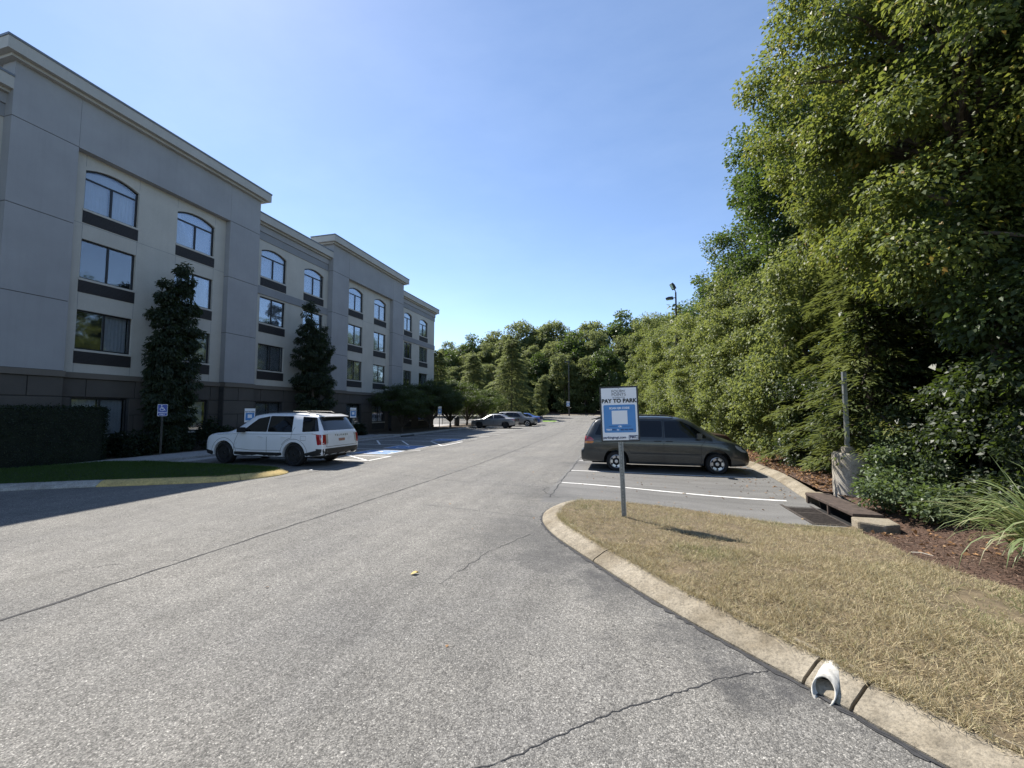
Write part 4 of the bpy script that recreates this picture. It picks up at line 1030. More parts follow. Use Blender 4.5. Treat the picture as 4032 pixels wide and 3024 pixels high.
def pay_sign(label, loc, rz, w, h, zc, full=True, post_h=None, group=None, lean=0, post=True):
    t = thing('pay_to_park_sign', label, 'sign', loc, rz, group); t.rotation_euler = (0, lean, rz)
    if post:
        p = u_post(post_h or zc + h/2 - .02).build('post', M['steel'], t)
        if full: holes(zc - h/2).build('post_holes', M['sign_black'], p)
    z0, z1 = zc - h/2, zc + h/2; y = -.014
    brd = plate(rrect(-w/2, w/2, z0, z1, .008), -.014, -.002).build('board', M['sign_black'], t)
    k = h / .914; bw = .026 * k
    plate(rrect(-w/2 + bw, w/2 - bw, z0 + bw, z1 - bw, .004), -.0165, -.013).build('face', M['sign_white'], brd)
    yf = -.0180
    def Z(f): return z0 + h * f
    plate(rrect(-.255*k, .255*k, Z(.165), Z(.665), .025*k), yf - .0008, yf + .0016).build('blue_panel', M['sign_blue'], brd)
    plate(rrect(-.125*k, .125*k, Z(.315), Z(.56), .002), yf - .002, yf - .0002).build('blank_square', M['sign_white'], brd)
    def T(txt, size, x, f, m, bold=0, al='CENTER', sp=1.0, yy=None):
        flat('lettering', text_mesh(txt, size * k, bold * k, al, sp), m, brd, x * k, Z(f), yf - .003 if yy is None else yy)
    T('PAY TO PARK', .088, 0, .705, M['sign_black'], .0042, sp=1.03)
    if full:
        T('FOUR', .068, -.028, .885, M['sign_grey'], .0004); T('POINTS', .068, 0, .826, M['sign_grey'], .0004); T('BY SHERATON', .029, 0, .787, M['sign_grey'], .0003, sp=1.06)
        m = MB()      # four small arrow strokes beside the name
        for a, b_ in (((.058,.905),(.075,.925)), ((.062,.928),(.084,.905)), ((.085,.922),(.104,.928)), ((.086,.896),(.100,.912))):
            P = ribbon([(a[0]*k, Z(a[1])), (b_[0]*k, Z(b_[1]))], .007*k); m.prism(P, yf - .0035, yf - .0015, ax='y')
        m.build('emblem', M['sign_grey'], brd)
        T('SCAN QR CODE', .044, 0, .59, M['sign_white'], .002)
        T('OR', .036, 0, .262, M['sign_white'], .002)
        for s in (-1, 1): plate([(s*.05*k, Z(.274)), (s*.18*k, Z(.274)), (s*.18*k, Z(.280)), (s*.05*k, Z(.280))][::s], yf - .0035, yf - .001).build('rule_line', M['sign_navy'], brd)
        T('TEXT', .038, -.178, .203, M['sign_white'], .0016); T('PAY', .038, -.092, .203, M['sign_navy'], .0016); T('to', .038, -.035, .203, M['sign_white'], .001); T('405-446-5990', .036, .105, .203, M['sign_navy'], .0012)
        T('parkingmgt.com', .058, -.278, .058, M['sign_navy'], .0014, 'LEFT', .98)
        T('PMC', .056, .205, .060, M['sign_navy'], .0024, sp=1.1)
        fr = rrect(.132*k, .280*k, Z(.032), Z(.112), .008); fi = rrect(.139*k, .273*k, Z(.040), Z(.104), .006)
        bm = MB(); n = len(fr); bm.add([(p[0], yf - .003, p[1]) for p in fr] + [(p[0], yf - .003, p[1]) for p in fi], [(i, (i+1) % n, n + (i+1) % n, n + i) for i in range(n)]); bm.build('logo_frame', M['sign_navy'], brd)
        for zz in (Z(.965), Z(.025)):
            b = MB(); b.lathe([(.008, -.026), (.006, -.017)], 12, 'y', (0, 0, zz)); b.build('bolt', M['steel'], brd, smooth=40)
    return t
ZS = isl_h(.03, 7.02)
pay_sign('large white and blue pay to park sign on a steel post in the dry grass', (.03, 7.02, ZS), R(4), .61, .90, 1.79 - ZS, True, 2.2 - ZS, lean=R(-1.7))
pay_sign('small white and blue sign on a post seen above the white SUV windscreen', (-15.35, 14.4, .1), R(72), .46, .62, 1.53, False)
pay_sign('small white and blue sign on a post just right of the white SUV', (-15.35, 21.5, .1), R(72), .46, .62, 1.60, False)
pay_sign('white and blue sign on a post among the low dark trees by the planting bed', (-15.35, 33.7, .1), R(72), .5, .75, 1.72, False)
pay_sign('distant white and blue sign fixed to the pole at the far end of the road', (-8.75, 71.9, .88), R(5), .61, .914, 2.05, False, post=False)

# accessible parking sign
hs = thing('accessible_parking_sign', 'blue accessible parking sign with white wheelchair symbol on a thin post', 'sign', (-17.42, 12.36, .1), R(52))
u_post(1.9, .04).build('post', M['pole'], hs)
hb = plate(rrect(-.15, .15, 1.52, 1.98, .02), -.012, -.002).build('board', M['sign_white'], hs)
plate(rrect(-.138, .138, 1.532, 1.968, .016), -.0135, -.011).build('face', M['access_blue'], hb)
m = MB()
def rib3(pts, w): m.prism(ribbon(pts, w), -.0165, -.013, ax='y')
ring = [(-.015 + .062*math.cos(a), 1.79 + .062*math.sin(a)) for a in np.linspace(R(110), R(350), 18)]
for a, b_ in zip(ring[:-1], ring[1:]): rib3([a, b_], .017)
for a, b_ in (((-.028,1.895),(-.018,1.80)), ((-.02,1.812),(.048,1.808)), ((.045,1.812),(.068,1.745)), ((.066,1.745),(.092,1.752)), ((-.022,1.85),(.035,1.848))): rib3([a, b_], .020)
m.lathe([(.021, -.0165), (.021, -.013)], 14, 'y', (-.03, 0, 1.925))
m.build('wheelchair_symbol', M['sign_white'], hb)
for txt, z in (('PARKING', 1.632), ('ONLY', 1.562)): flat('lettering', text_mesh(txt, .066, .0012), M['sign_white'], hb, 0, z, -.0150)

# wheel stops
for i, (x, y, lb) in enumerate(((-14.55, 26.65, 'dark wheel stop at the end of the accessible bays by the planting bed'), (-14.55, 16.3, 'dark wheel stop just behind the white SUV'))):
    b = MB(); b.prism([(-.075,0),(.075,0),(.05,.11),(-.05,.11)], -.85, .85, ax='y')
    o = b.build('wheel_stop', M['kerb_grey'] if 0 else mat_plain('wheel_stop_rubber', (.06,.06,.062), .85, var=.3), None, bevel=.012); o.location = (x, y, .002)
    tag(o, lb, 'wheel stop', 'wheel stops')

# ------------------------------------------------------------------ lamp posts
def lamp_post(label, x, y, z0, h, heads, rad=.07, pm='pole'):
    t = thing('lamp_post', label, 'lamp post', (x, y, z0))
    b = MB(); b.tube([(0,0,-.3),(0,0,h*.5),(0,0,h)], [rad, rad*.9, rad*.75], 10); b.build('pole', M[pm], t, smooth=40)
    for (a, tilt, dz) in heads:
        hd = MB(); hd.box(.12, .20, -.03, .03, -.03, .03); hd.prism([(.2,-.05),(.28,-.10),(.75,-.10),(.78,.02),(.55,.10),(.22,.09)], -.2, .2, ax='y')
        hd.box(-.02, .13, -.025, .025, -.025, .025)
        o = hd.build('lamp_head', M['pole'], t); o.location = (0, 0, h + dz); o.rotation_euler = (0, tilt, a)
        l = MB(); l.box(.30, .72, -.16, .16, -.112, -.101); l.build('lens', M['lens'], o)
    return t
lamp_post('tall dark floodlight pole with two heads rising from the vine hedge', 4.55, 36.0, 0, 11.55, [(R(165), 0, -.45), (R(200), R(-62), .05)], .085)
lp = lamp_post('distant slim lamp pole carrying a white and blue sign', -8.6, 72.1, .8, 9.6, [(R(150), 0, -.1)], .12)
# concrete pole base near the storm drain, with its square steel pole
cb = thing('lamp_pole_base', 'round concrete lamp pole base beside the storm drain', 'pole base', (4.82, 10.55, mulch_h(4.82, 10.55)))
b = MB(); b.lathe([(.385,-.3),(.375,.78),(.365,.84),(.345,.86)], 40, 'z'); b.build('footing', M['conc'], cb, smooth=35)
b = MB(); b.box(-.24, -.06, -.20, -.02, .861, .99); b.build('base_cover', M['conc'], cb, bevel=.01)
b = MB(); b.box(-.185, -.115, -.145, -.075, .99, 2.6); b.build('pole', M['steel'], cb)

# ------------------------------------------------------------------ storm drain
sd = thing('storm_drain', 'rusty kerb inlet storm drain with iron grate at the end of the dry island', 'storm drain', (0, 0, 0))
zd = zgf(3.4, 9.3)
b = MB(); b.box(3.30, 3.36, 8.72, 10.55, zd - .1, zd + .012); b.box(3.86, 3.90, 8.72, 10.55, zd - .1, zd + .012); b.box(3.36, 3.86, 8.72, 8.77, zd - .1, zd + .012); b.box(3.36, 3.86, 10.50, 10.55, zd - .1, zd + .012); b.box(3.36, 3.86, 9.60, 9.66, zd - .1, zd + .012)
gf = b.build('grate_frame', M['iron'], sd)
for k in range(38):
    y = 8.80 + k * .0455
    if 9.58 < y < 9.68: continue
    b = MB(); b.box(3.36, 3.86, y, y + .019, zd - .06, zd + .008); b.build('grate_bar', M['iron'], gf)
b = MB(); b.box(3.28, 3.92, 8.70, 10.57, zd - .5, zd - .12); b.build('pit', M['arch_black'], sd)
b = MB(); b.box(3.905, 4.0, 8.70, 10.56, zd - .2, zd + .005); b.build('throat_floor', M['arch_black'], sd)
b = MB(); b.box(4.14, 4.2, 8.70, 10.56, zd - .2, zd + .189); b.build('throat_back', M['arch_black'], sd)
b = MB(); b.box(3.90, 4.36, 8.66, 10.60, zd + .19, zd + .245); b.build('top_slab', M['rust'], sd, bevel=.012)
for y in (8.68, 9.60, 10.53):
    b = MB(); b.box(3.915, 3.955, y, y + .045, zd, zd + .19); b.build('throat_post', M['rust'], sd)
b = MB(); b.prism([(3.86, 8.64), (4.42, 8.64), (4.36, 8.22), (4.1, 8.10), (3.80, 8.30)], zd - .2, zd + .20); b.build('end_block', M['kerb'], sd, bevel=.03)
b = MB(); b.prism([(3.92, 10.62), (4.42, 10.62), (4.30, 10.9), (4.0, 10.85)], zd - .2, zd + .22); b.build('end_block', M['kerb'], sd, bevel=.02)

# white drain pipe through the near kerb
pp = Vector((1.26, 3.24, .052)); dirp = Vector((-.56, -.80, -.10)).normalized()
b = MB(); n = 24; u = dirp.cross(Vector((0, 0, 1))).normalized(); w = u.cross(dirp)
vs = []; fs = []
for (rr_, a0, slant) in ((.066, -.22, 0), (.066, .05, .06), (.058, .05, .06), (.058, -.22, 0)):
    for k in range(n):
        a = 2*math.pi*k/n; q = pp + dirp*(a0 - slant*math.sin(a)) + rr_*(math.cos(a)*u + math.sin(a)*w); vs.append(tuple(q))
for i in range(3):
    for k in range(n): fs.append((i*n + k, i*n + (k+1) % n, (i+1)*n + (k+1) % n, (i+1)*n + k))
me = bpy.data.meshes.new('drain_pipe'); me.from_pydata(vs, [], fs)
dpipe = link('drain_pipe', me, M['pvc'], smooth=True)
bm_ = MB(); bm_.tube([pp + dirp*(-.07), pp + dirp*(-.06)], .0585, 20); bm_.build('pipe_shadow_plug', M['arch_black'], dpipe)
tag(dpipe, 'broken white plastic drain pipe sticking through the near kerb', 'pipe')

# ------------------------------------------------------------------ vegetation
def unit(v): return v / np.maximum(np.linalg.norm(v, axis=1, keepdims=True), 1e-9)
def leaf_mesh(name, P, A, N, L, W, T, m, fold=.18, mid=.42):
    """one folded rhombic blade per point: base P, axis A, face normal N"""
    n = len(P); A = unit(A); N = unit(N - A * np.sum(N * A, 1, keepdims=True)); S = np.cross(A, N)
    L = np.asarray(L).reshape(-1, 1); W = np.asarray(W).reshape(-1, 1)
    V = np.empty((n, 4, 3), np.float32)
    V[:, 0] = P; V[:, 2] = P + A * L - N * L * .10
    V[:, 1] = P + A * L * mid + S * W * .5 + N * W * fold; V[:, 3] = P + A * L * mid - S * W * .5 + N * W * fold
    me = bpy.data.meshes.new(name)
    me.vertices.add(4*n); me.loops.add(4*n); me.polygons.add(n)
    me.vertices.foreach_set('co', V.reshape(-1)); me.loops.foreach_set('vertex_index', np.arange(4*n, dtype=np.int32))
    me.polygons.foreach_set('loop_start', np.arange(0, 4*n, 4, dtype=np.int32))
    me.update(calc_edges=True)
    at = me.attributes.new('tint', 'FLOAT', 'FACE'); at.data.foreach_set('value', np.clip(T, 0, 1).astype(np.float32))
    me.materials.append(m); return me
def rdir(n, g): return unit(g.normal(size=(n, 3)))
def lobe_clumps(lobes, per, g, shell=.75):
    """clump centres spread over ellipsoid lobes, most of them near the surface"""
    C = []; O = []
    for (c, r_), n in zip(lobes, per):
        d = rdir(n, g); k = g.uniform(0, 1, n)
        rad = np.where(g.uniform(0, 1, n) < shell, g.uniform(.82, 1.05, n), k ** .5 * .85).reshape(-1, 1)
        C.append(np.array(c) + d * np.array(r_) * rad); O.append(d)
    return np.concatenate(C), np.concatenate(O)
def crown(name, lobes, per, crad, lpc, L, asp, m, seed, droop=.45, flat=.7, yellow=.02, zmin=-9, tshift=0, upn=.7):
    g = np.random.default_rng(seed); C, O = lobe_clumps(lobes, per, g)
    ok = C[:, 2] > zmin; C, O = C[ok], O[ok]
    n = len(C) * lpc; idx = np.repeat(np.arange(len(C)), lpc)
    cr = (crad * g.uniform(.6, 1.35, len(C)))[idx].reshape(-1, 1)
    d = rdir(n, g); rad = g.uniform(0, 1, (n, 1)) ** .45
    P = C[idx] + d * rad * cr * np.array([1, 1, flat])
    out = unit(d * np.array([1, 1, .5]) + O[idx] * .5)
    A = out + g.normal(size=(n, 3)) * .55 + np.array([0, 0, -droop])
    N = np.array([0, 0, upn]) + O[idx] * .35 + g.normal(size=(n, 3)) * .5
    size = L * g.uniform(.6, 1.3, n)
    T = .34 + g.normal(size=len(C))[idx] * .10 + g.normal(size=n) * .14 + tshift
    T = np.minimum(T, .78); yl = g.uniform(0, 1, n) < yellow; T[yl] = g.uniform(.8, 1, yl.sum())
    return leaf_mesh(name, P, A, N, size, size * asp * g.uniform(.8, 1.2, n), T, m), C
def limbs(trunk, C, g, n=14, r0=.16, mat_='bark', tr=None):
    """tapered trunk and a set of limbs reaching into the clumps"""
    b = MB(); k = len(trunk); tr = tr or [r0 * (1.15 - .85 * i / (k - 1)) for i in range(k)]
    b.tube(trunk, tr, 10)
    sel = g.choice(len(C), min(n, len(C)), replace=False); tv = [Vector(t) for t in trunk]
    for c in sel:
        e = Vector(C[c]); cand = [t for t in tv[1:] if t.z < e.z + .6] or [tv[1]]
        s = min(cand, key=lambda t: abs((e.z - t.z) - .45 * (e.xy - t.xy).length))
        md = s.lerp(e, .5) + Vector((g.normal() * .2, g.normal() * .2, .12 * (e - s).length))
        r1 = r0 * .38
        b.tube([s, s.lerp(md, .5) + Vector((0, 0, .06)), md, md.lerp(e, .55) + Vector((g.normal()*.08, g.normal()*.08, 0)), e], [r1, r1*.8, r1*.55, r1*.35, r1*.12], 6, cap=False)
    return b
def tree(name, label, loc, trunk, lobes, per, crad, lpc, L, asp, m, seed, group=None, cat='tree', nl=14, r0=.16, bark='bark', **kw):
    t = thing(name, label, cat, loc, 0, group)
    me, C = crown('crown', lobes, per, crad, lpc, L, asp, m, seed, **kw)
    link('crown', me, m, t)
    limbs(trunk, C, np.random.default_rng(seed + 500), nl, r0).build('trunk', M[bark], t, smooth=50)
    return t
def put(proto, label, loc, rz=0, s=1.0, group=None, sz=None):
    c = copy_tree(proto); c.location = loc; c.rotation_euler = (0, 0, rz); c.scale = (s, s, sz or s)
    c['label'] = label
    if group: c['group'] = group
    elif 'group' in c: del c['group']
    return c

# --- the wood on the right, nearest trees first
big1 = tree('broadleaf_tree', 'nearest tall broadleaf tree overhanging the right side, large yellow-green leaves', (6.55, 8.95, .75),
     [(0,0,-1.6),(-.1,.1,2.5),(-.3,.2,5),(-.5,.3,7.5),(-.8,.4,10),(-1.2,.6,12.5)],
     [((-1.9,1.9,11.2),(2.5,3.2,3.2)), ((-1.6,.4,7.6),(2.1,2.6,2.6)), ((-1.2,-1.2,9.6),(2.3,2.6,3.0)), ((-1.4,1.0,13.2),(2.6,3.0,2.2)), ((-2.1,2.9,8.6),(1.6,2.0,2.0)), ((-1.9,-.6,5.6),(1.3,1.5,1.4))],
     [85, 55, 60, 45, 30, 16], .64, 360, .118, .60, M['leaf_big'], 11, nl=80, r0=.26, yellow=.018, droop=.7)
big1.scale = (.75, .75, .75)
tree('broadleaf_tree', 'broadleaf tree at the right edge with big leaves hanging over the reeds', (8.3, 7.6, .4),
     [(0,0,-.4),(-.1,0,2.5),(-.2,.1,5),(-.4,.1,8)],
     [((-1.0,-.1,7.6),(2.0,2.1,2.6)), ((-1.2,.9,5.2),(1.5,1.6,1.5)), ((-.6,-1.2,6.0),(1.6,1.6,2.0)), ((0,.5,9.6),(2.2,2.2,2.0)), ((-2.3,.7,3.9),(1.1,1.1,1.1)), ((-1.7,.3,2.9),(1.2,1.2,1.1))],
     [55, 30, 32, 30, 18, 20], .55, 300, .105, .58, M['leaf_dark'], 12, nl=22, r0=.2, droop=.75, tshift=-.12)  # darker leaf colour and tint stand in for the shade on this tree
tree('maple_tree', 'tall dark green maple behind the nearest tree against the sky', (9.0, 20.5, .3),
     [(0,0,-.4),(-.1,0,4),(-.3,0,8),(-.5,0,12),(-.6,0,15)],
     [((-.9,-.3,12.2),(2.9,3.2,3.0)), ((-1.5,1.0,9.0),(2.2,2.4,2.2)), ((-.2,-1.2,15.0),(2.4,2.4,2.0)), ((-1.6,-1.5,10.6),(1.7,1.8,1.7)), ((-1.9,1.6,12.6),(1.5,1.7,1.5))],
     [60, 36, 36, 24, 22], .72, 260, .14, .75, M['leaf_dark'], 13, nl=26, r0=.25, droop=.3)
tree('maple_tree', 'rounded dark maple crown left of the dark tall maple, lower against the sky', (8.3, 29.0, .2),
     [(0,0,-.4),(0,0,4),(-.2,0,8),(-.4,0,11.5)],
     [((-.8,0,11.2),(2.4,2.8,2.2)), ((-1.6,-.4,9.0),(1.7,1.8,1.5)), ((.4,.6,8.2),(2.6,2.6,2.4)), ((-1.7,.8,6.2),(1.6,1.8,1.6))],
     [40, 26, 30, 22], .72, 240, .15, .75, M['leaf_dark'], 14, nl=22, r0=.22, droop=.3)
# feathery hemlock in the sun
def hemlock(label, loc, h, rb, seed, m, group=None, L=.20, n_br=95, lpb=230):
    g = np.random.default_rng(seed); t = thing('hemlock_tree', label, 'tree', loc, 0, group)
    P = []; A = []; N = []; T = []; b = MB(); b.tube([(0,0,-.4),(0,0,h*.5),(.05,0,h)], [.13,.08,.015], 8)
    for k in range(n_br):
        z = h * (.08 + .9 * (k + .5) / n_br); a = k * 2.399 + g.normal() * .2; ln = rb * (1.05 - z / h) ** .8 * g.uniform(.7, 1.15) + .15
        d = np.array([math.cos(a), math.sin(a), 0]); s = np.array([-d[1], d[0], 0])
        u = g.uniform(.12, 1, lpb); side = g.normal(size=lpb) * .28 * ln * (1.15 - u) * 1.1
        pts = np.outer(u * ln, d) + np.outer(side, s); pts[:, 2] += z + .18 * ln * u - .42 * ln * u**2 - .22 * np.abs(side) + g.normal(size=lpb) * .05
        P.append(pts); A.append(d + np.outer(np.sign(side) * .8, s) + g.normal(size=(lpb, 3)) * .25 + np.array([0, 0, -.3])); N.append(np.array([0, 0, 1]) + g.normal(size=(lpb, 3)) * .25)
        T.append(np.full(lpb, .3 + g.normal() * .18) + g.normal(size=lpb) * .12)
        b.tube([(0, 0, z), tuple(d*ln*.5 + np.array([0, 0, z + .09*ln - .10*ln])), tuple(d*ln*.95 + np.array([0, 0, z - .22*ln]))], [.025, .014, .004], 5, cap=False)
    P = np.concatenate(P); n = len(P); sz = L * g.uniform(.6, 1.3, n)
    link('crown', leaf_mesh('crown', P, np.concatenate(A), np.concatenate(N), sz, sz * .24, np.concatenate(T), m), m, t)
    b.build('trunk', M['bark'], t, smooth=50); return t
hemlock('feathery sunlit hemlock with layered drooping branches behind the concrete pole base', (6.55, 12.9, .3), 8.0, 2.5, 21, M['leaf_hemlock'])
hemlock('smaller feathery hemlock in shade beside the concrete pole base', (5.35, 10.9, .3), 4.6, 1.45, 22, M['leaf_hemlock'], n_br=60, lpb=180, L=.17)

# vine-draped trees forming the green wall along the bays
v1 = tree('vine_covered_tree', 'vine-covered tree nearest the hood of the dark minivan', (6.0, 15.6, .2),
     [(0,0,-.4),(0,.1,2),(-.1,0,4),(0,0,6)], [((0,0,1.6),(1.7,2.0,1.9)), ((-.1,.2,3.8),(1.6,1.9,1.8)), ((.1,-.1,5.6),(1.3,1.5,1.5)), ((-.7,.6,2.6),(1.1,1.2,1.3))],
     [46, 46, 30, 24], .55, 250, .105, .8, M['leaf_vine'], 31, nl=10, r0=.15, droop=.8, zmin=.1, yellow=.03, tshift=.08)
v2 = tree('vine_covered_tree', 'vine-covered tree between the minivan and the floodlight pole, with a round top', (5.9, 24.6, .2),
     [(0,0,-.4),(.1,.1,3),(-.1,0,6),(0,0,8.5)], [((0,0,2.0),(1.7,2.2,2.2)), ((-.2,0,4.6),(1.6,1.9,1.9)), ((.1,0,7.6),(1.4,1.7,1.5)), ((-.5,.9,3.0),(1.2,1.4,1.6)), ((-.4,-.6,6.2),(1.0,1.1,1.1))],
     [46, 44, 34, 26, 18], .6, 230, .12, .8, M['leaf_vine'], 32, nl=10, r0=.15, droop=.8, zmin=.1, yellow=.025)
WALL = [(v2, 5.9, 19.8, .2, .80, .9, 'vine-covered tree just behind the maroon crossover'), (v1, 5.6, 22.2, 2.6, 1.0, .88, 'low vine-covered tree behind the maroon crossover roof'), (v1, 5.4, 27.2, 1.2, 1.0, .82, 'vine-covered tree beneath the lower maple crown'),
        (v1, 5.2, 29.8, 3.0, 1.10, .95, 'vine-covered tree nearer the floodlight pole, bushy to the ground'), (v1, 5.35, 33.2, 4.2, 1.10, 1.02, 'vine-covered tree just this side of the floodlight pole'),
        (v1, 5.2, 38.5, .8, 1.18, .95, 'vine-covered tree just beyond the floodlight pole'), (v1, 5.0, 43.0, 2.2, 1.25, 1.05, 'second vine-covered tree beyond the floodlight pole'),
        (v2, 4.7, 47.6, 3.5, 1.2, .90, 'vine-covered tree where the green wall starts to bend left'), (v1, 4.2, 52.6, 5.0, 1.4, 1.2, 'vine-covered tree near the far end of the green wall'),
        (v2, 3.6, 57.8, 1.9, 1.35, 1.0, 'vine-covered tree at the left tip of the green wall')]
for (p, x, y, a, s, szz, lb) in WALL: put(p, lb, (x, y, .1 + zgf(0, y) * .9), a, s, None, s * szz / .9)
# shrubs of the understorey, deep shade put into their leaf colour
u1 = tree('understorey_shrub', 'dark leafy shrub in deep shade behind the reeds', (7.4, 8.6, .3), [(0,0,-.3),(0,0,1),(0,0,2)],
     [((0,0,1.4),(1.3,1.5,1.5)), ((.2,.3,2.9),(1.2,1.3,1.2))], [40, 26], .5, 190, .12, .62, M['leaf_under_shade'], 41, cat='shrub', nl=8, r0=.07, droop=.6, zmin=0)
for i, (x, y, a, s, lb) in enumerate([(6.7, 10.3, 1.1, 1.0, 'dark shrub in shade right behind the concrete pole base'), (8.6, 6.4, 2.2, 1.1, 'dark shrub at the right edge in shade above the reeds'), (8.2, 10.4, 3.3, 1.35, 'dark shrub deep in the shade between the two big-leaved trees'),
        (7.2, 13.4, 4.0, 1.2, 'dark shrub beneath the feathery hemlock'), (6.1, 9.2, 5.1, .62, 'small dark shrub right of the pale shrub'), (6.3, 8.2, 2.9, .72, 'dark shrub hiding the foot of the nearest big tree'), (5.55, 12.4, .3, .62, 'added low dark shrub standing in for shade between the concrete pole base and the minivan hood'), (5.65, 14.3, 1.9, .66, 'added low dark shrub standing in for shade in front of the minivan bumper'), (5.9, 11.5, 3.6, .8, 'added dark shrub standing in for shade just left of the concrete pole base'), (7.0, 7.0, .7, .85, 'dark shrub directly behind the reed clump'), (9.6, 8.4, 1.7, 1.5, 'tall dark shrub at the back of the shade, right edge'), (9.9, 12.5, 2.4, 1.6, 'tall dark shrub behind the nearest big tree'), (10.2, 16.5, .4, 1.6, 'tall dark shrub behind the feathery hemlock')]):  # low shrubs by pole base and minivan are added to stand in for shade
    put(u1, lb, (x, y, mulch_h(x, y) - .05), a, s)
# background wood so that no sky shows low down
w1 = tree('wood_tree', 'tree of the wood behind the first row on the right', (13.5, 9, .4), [(0,0,-.4),(0,0,4),(0,0,8),(0,0,11)],
     [((0,0,9.5),(3.4,3.4,3.6)), ((.3,.2,5.0),(3.2,3.2,3.2)), ((-.2,0,12.2),(2.4,2.4,2.2)), ((0,0,1.8),(2.6,2.6,1.9))], [60, 50, 30, 36], .95, 130, .22, .7, M['leaf_dark'], 51, group='wood behind the first row on the right', nl=14, r0=.2, droop=.5)
for i, (x, y, s) in enumerate([(12.5, 14.5, 1.0), (13, 20.5, 1.1), (12.5, 26.5, 1.05), (12, 33, 1.05), (11, 39.5, 1.0), (10, 46, 1.0), (9, 53, 1.0), (8, 60, 1.05), (14, 3.5, 1.1), (18, 12, 1.2), (18, 23, 1.2), (6.5, 66, 1.05)]):
    put(w1, w1['label'], (x, y, .3 + zgf(0, y)), i * 1.3, s, w1['group'])

# pale shrub by the storm drain, and the reeds
tree('pale_shrub', 'low pale green shrub spreading between the storm drain and the reeds', (5.1, 9.5, .12), [(0,0,-.2),(.1,.1,.5),(.2,.2,1.0)],
     [((.15,.55,.75),(.45,.5,.75)), ((-.15,-.35,.30),(.55,.6,.32)), ((.3,.1,.6),(.6,.6,.6)), ((.1,-1.0,.22),(.5,.4,.22)), ((.35,.75,1.5),(.35,.4,.5))], [22, 22, 22, 12, 10], .24, 120, .075, .6, M['leaf_pale'], 61, cat='shrub', nl=10, r0=.03, droop=.2)
def reeds(label, loc, n, seed):
    g = np.random.default_rng(seed); t = thing('reed_grass_clump', label, 'ornamental grass', loc)
    V = []; Fc = []; T = []; K = 9
    for i in range(n):
        a = g.uniform(0, 2*math.pi); r0 = abs(g.normal()) * .13; ln = g.uniform(.65, 1.55); d = np.array([math.cos(a), math.sin(a), 0]); s = np.array([-d[1], d[0], 0])
        lean = g.uniform(.25, 1.5); bend = g.uniform(1.1, 2.6); w = g.uniform(.010, .022); p = d * r0 + s * g.normal() * .1; th = math.pi/2 - lean * .45; dead = g.uniform() < .12
        if i > n - 12: bend = .35; lean = .3; ln *= 1.1
        base = len(V); tw = g.normal() * .3
        for k in range(K + 1):
            u = k / K; ww = w * (1 - u**2.2) * (.55 + .45*min(1, u*5)) + .0008; sd_ = s * math.cos(tw*u) + np.array([0, 0, 1]) * math.sin(tw*u)
            V.append(p + sd_ * ww); V.append(p - sd_ * ww)
            th -= bend / K * (u * 1.6 + .15); p = p + (d * math.cos(th) + np.array([0, 0, 1]) * math.sin(th)) * ln / K
        for k in range(K): Fc.append((base + 2*k, base + 2*k + 1, base + 2*k + 3, base + 2*k + 2)); T.append(.95 if dead else np.clip(.35 + g.normal()*.22, 0, .8))
    me = bpy.data.meshes.new('blades'); me.from_pydata([tuple(v) for v in V], [], Fc); at = me.attributes.new('tint', 'FLOAT', 'FACE'); at.data.foreach_set('value', np.array(T, np.float32))
    link('blades', me, M['reed'], t, smooth=True); return t
reeds('clump of long arching reed grass at the right edge of the mulch', (4.80, 6.1, mulch_h(4.80, 6.1)), 520, 71)

# --- trees and shrubs before the hotel
def column_tree(label, loc, h, r_, seed, tops):
    lob = []; per = []
    for (dx, dy, hh, rr) in tops:
        n = 7
        for k in range(n):
            z = .5 + (hh - 1.0) * k / (n - 1); w = rr * (.72 + .38 * math.sin(math.pi * min(1, .18 + k / n * .9))) * (1 if k < n - 1 else .6)
            lob.append(((dx, dy, z), (w, w, hh / n * .75))); per.append(26 if k < n - 1 else 12)
    return tree('columnar_tree', label, loc, [(0,0,-.3),(0,0,h*.4),(0,0,h*.8)], lob, per, .25, 150, .15, .36, M['leaf_column'], seed, nl=8, r0=.1, droop=1.1)
column_tree('dark columnar tree with two tips beside the accessible parking sign', (-18.3, 13.35, .1), 8, 1.0, 81, [(.05, -.42, 6.9, .48), (0, .28, 7.95, .52)])
column_tree('dark columnar tree between the two projecting hotel bays, behind the SUV', (-18.2, 21.5, .1), 8, 1.2, 82, [(0, -.45, 7.95, .78), (0, .5, 6.9, .78)])
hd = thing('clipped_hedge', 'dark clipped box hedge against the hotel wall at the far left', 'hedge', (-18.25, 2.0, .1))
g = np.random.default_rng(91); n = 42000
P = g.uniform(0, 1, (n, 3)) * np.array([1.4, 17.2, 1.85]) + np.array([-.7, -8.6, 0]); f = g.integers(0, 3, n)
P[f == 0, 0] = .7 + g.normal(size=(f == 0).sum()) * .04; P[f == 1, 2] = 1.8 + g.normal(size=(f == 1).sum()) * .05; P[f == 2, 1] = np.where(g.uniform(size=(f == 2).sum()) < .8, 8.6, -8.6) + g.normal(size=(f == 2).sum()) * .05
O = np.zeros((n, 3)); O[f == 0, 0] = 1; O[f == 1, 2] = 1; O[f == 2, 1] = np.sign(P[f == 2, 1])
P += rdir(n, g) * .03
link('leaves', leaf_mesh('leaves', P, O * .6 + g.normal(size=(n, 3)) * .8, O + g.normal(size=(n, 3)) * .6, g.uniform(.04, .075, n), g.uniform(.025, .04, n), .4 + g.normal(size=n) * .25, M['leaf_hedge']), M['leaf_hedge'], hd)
b = MB(); b.box(-.66, .66, -8.55, 8.55, -.2, 1.76); b.build('twig_core', M['core'], hd)
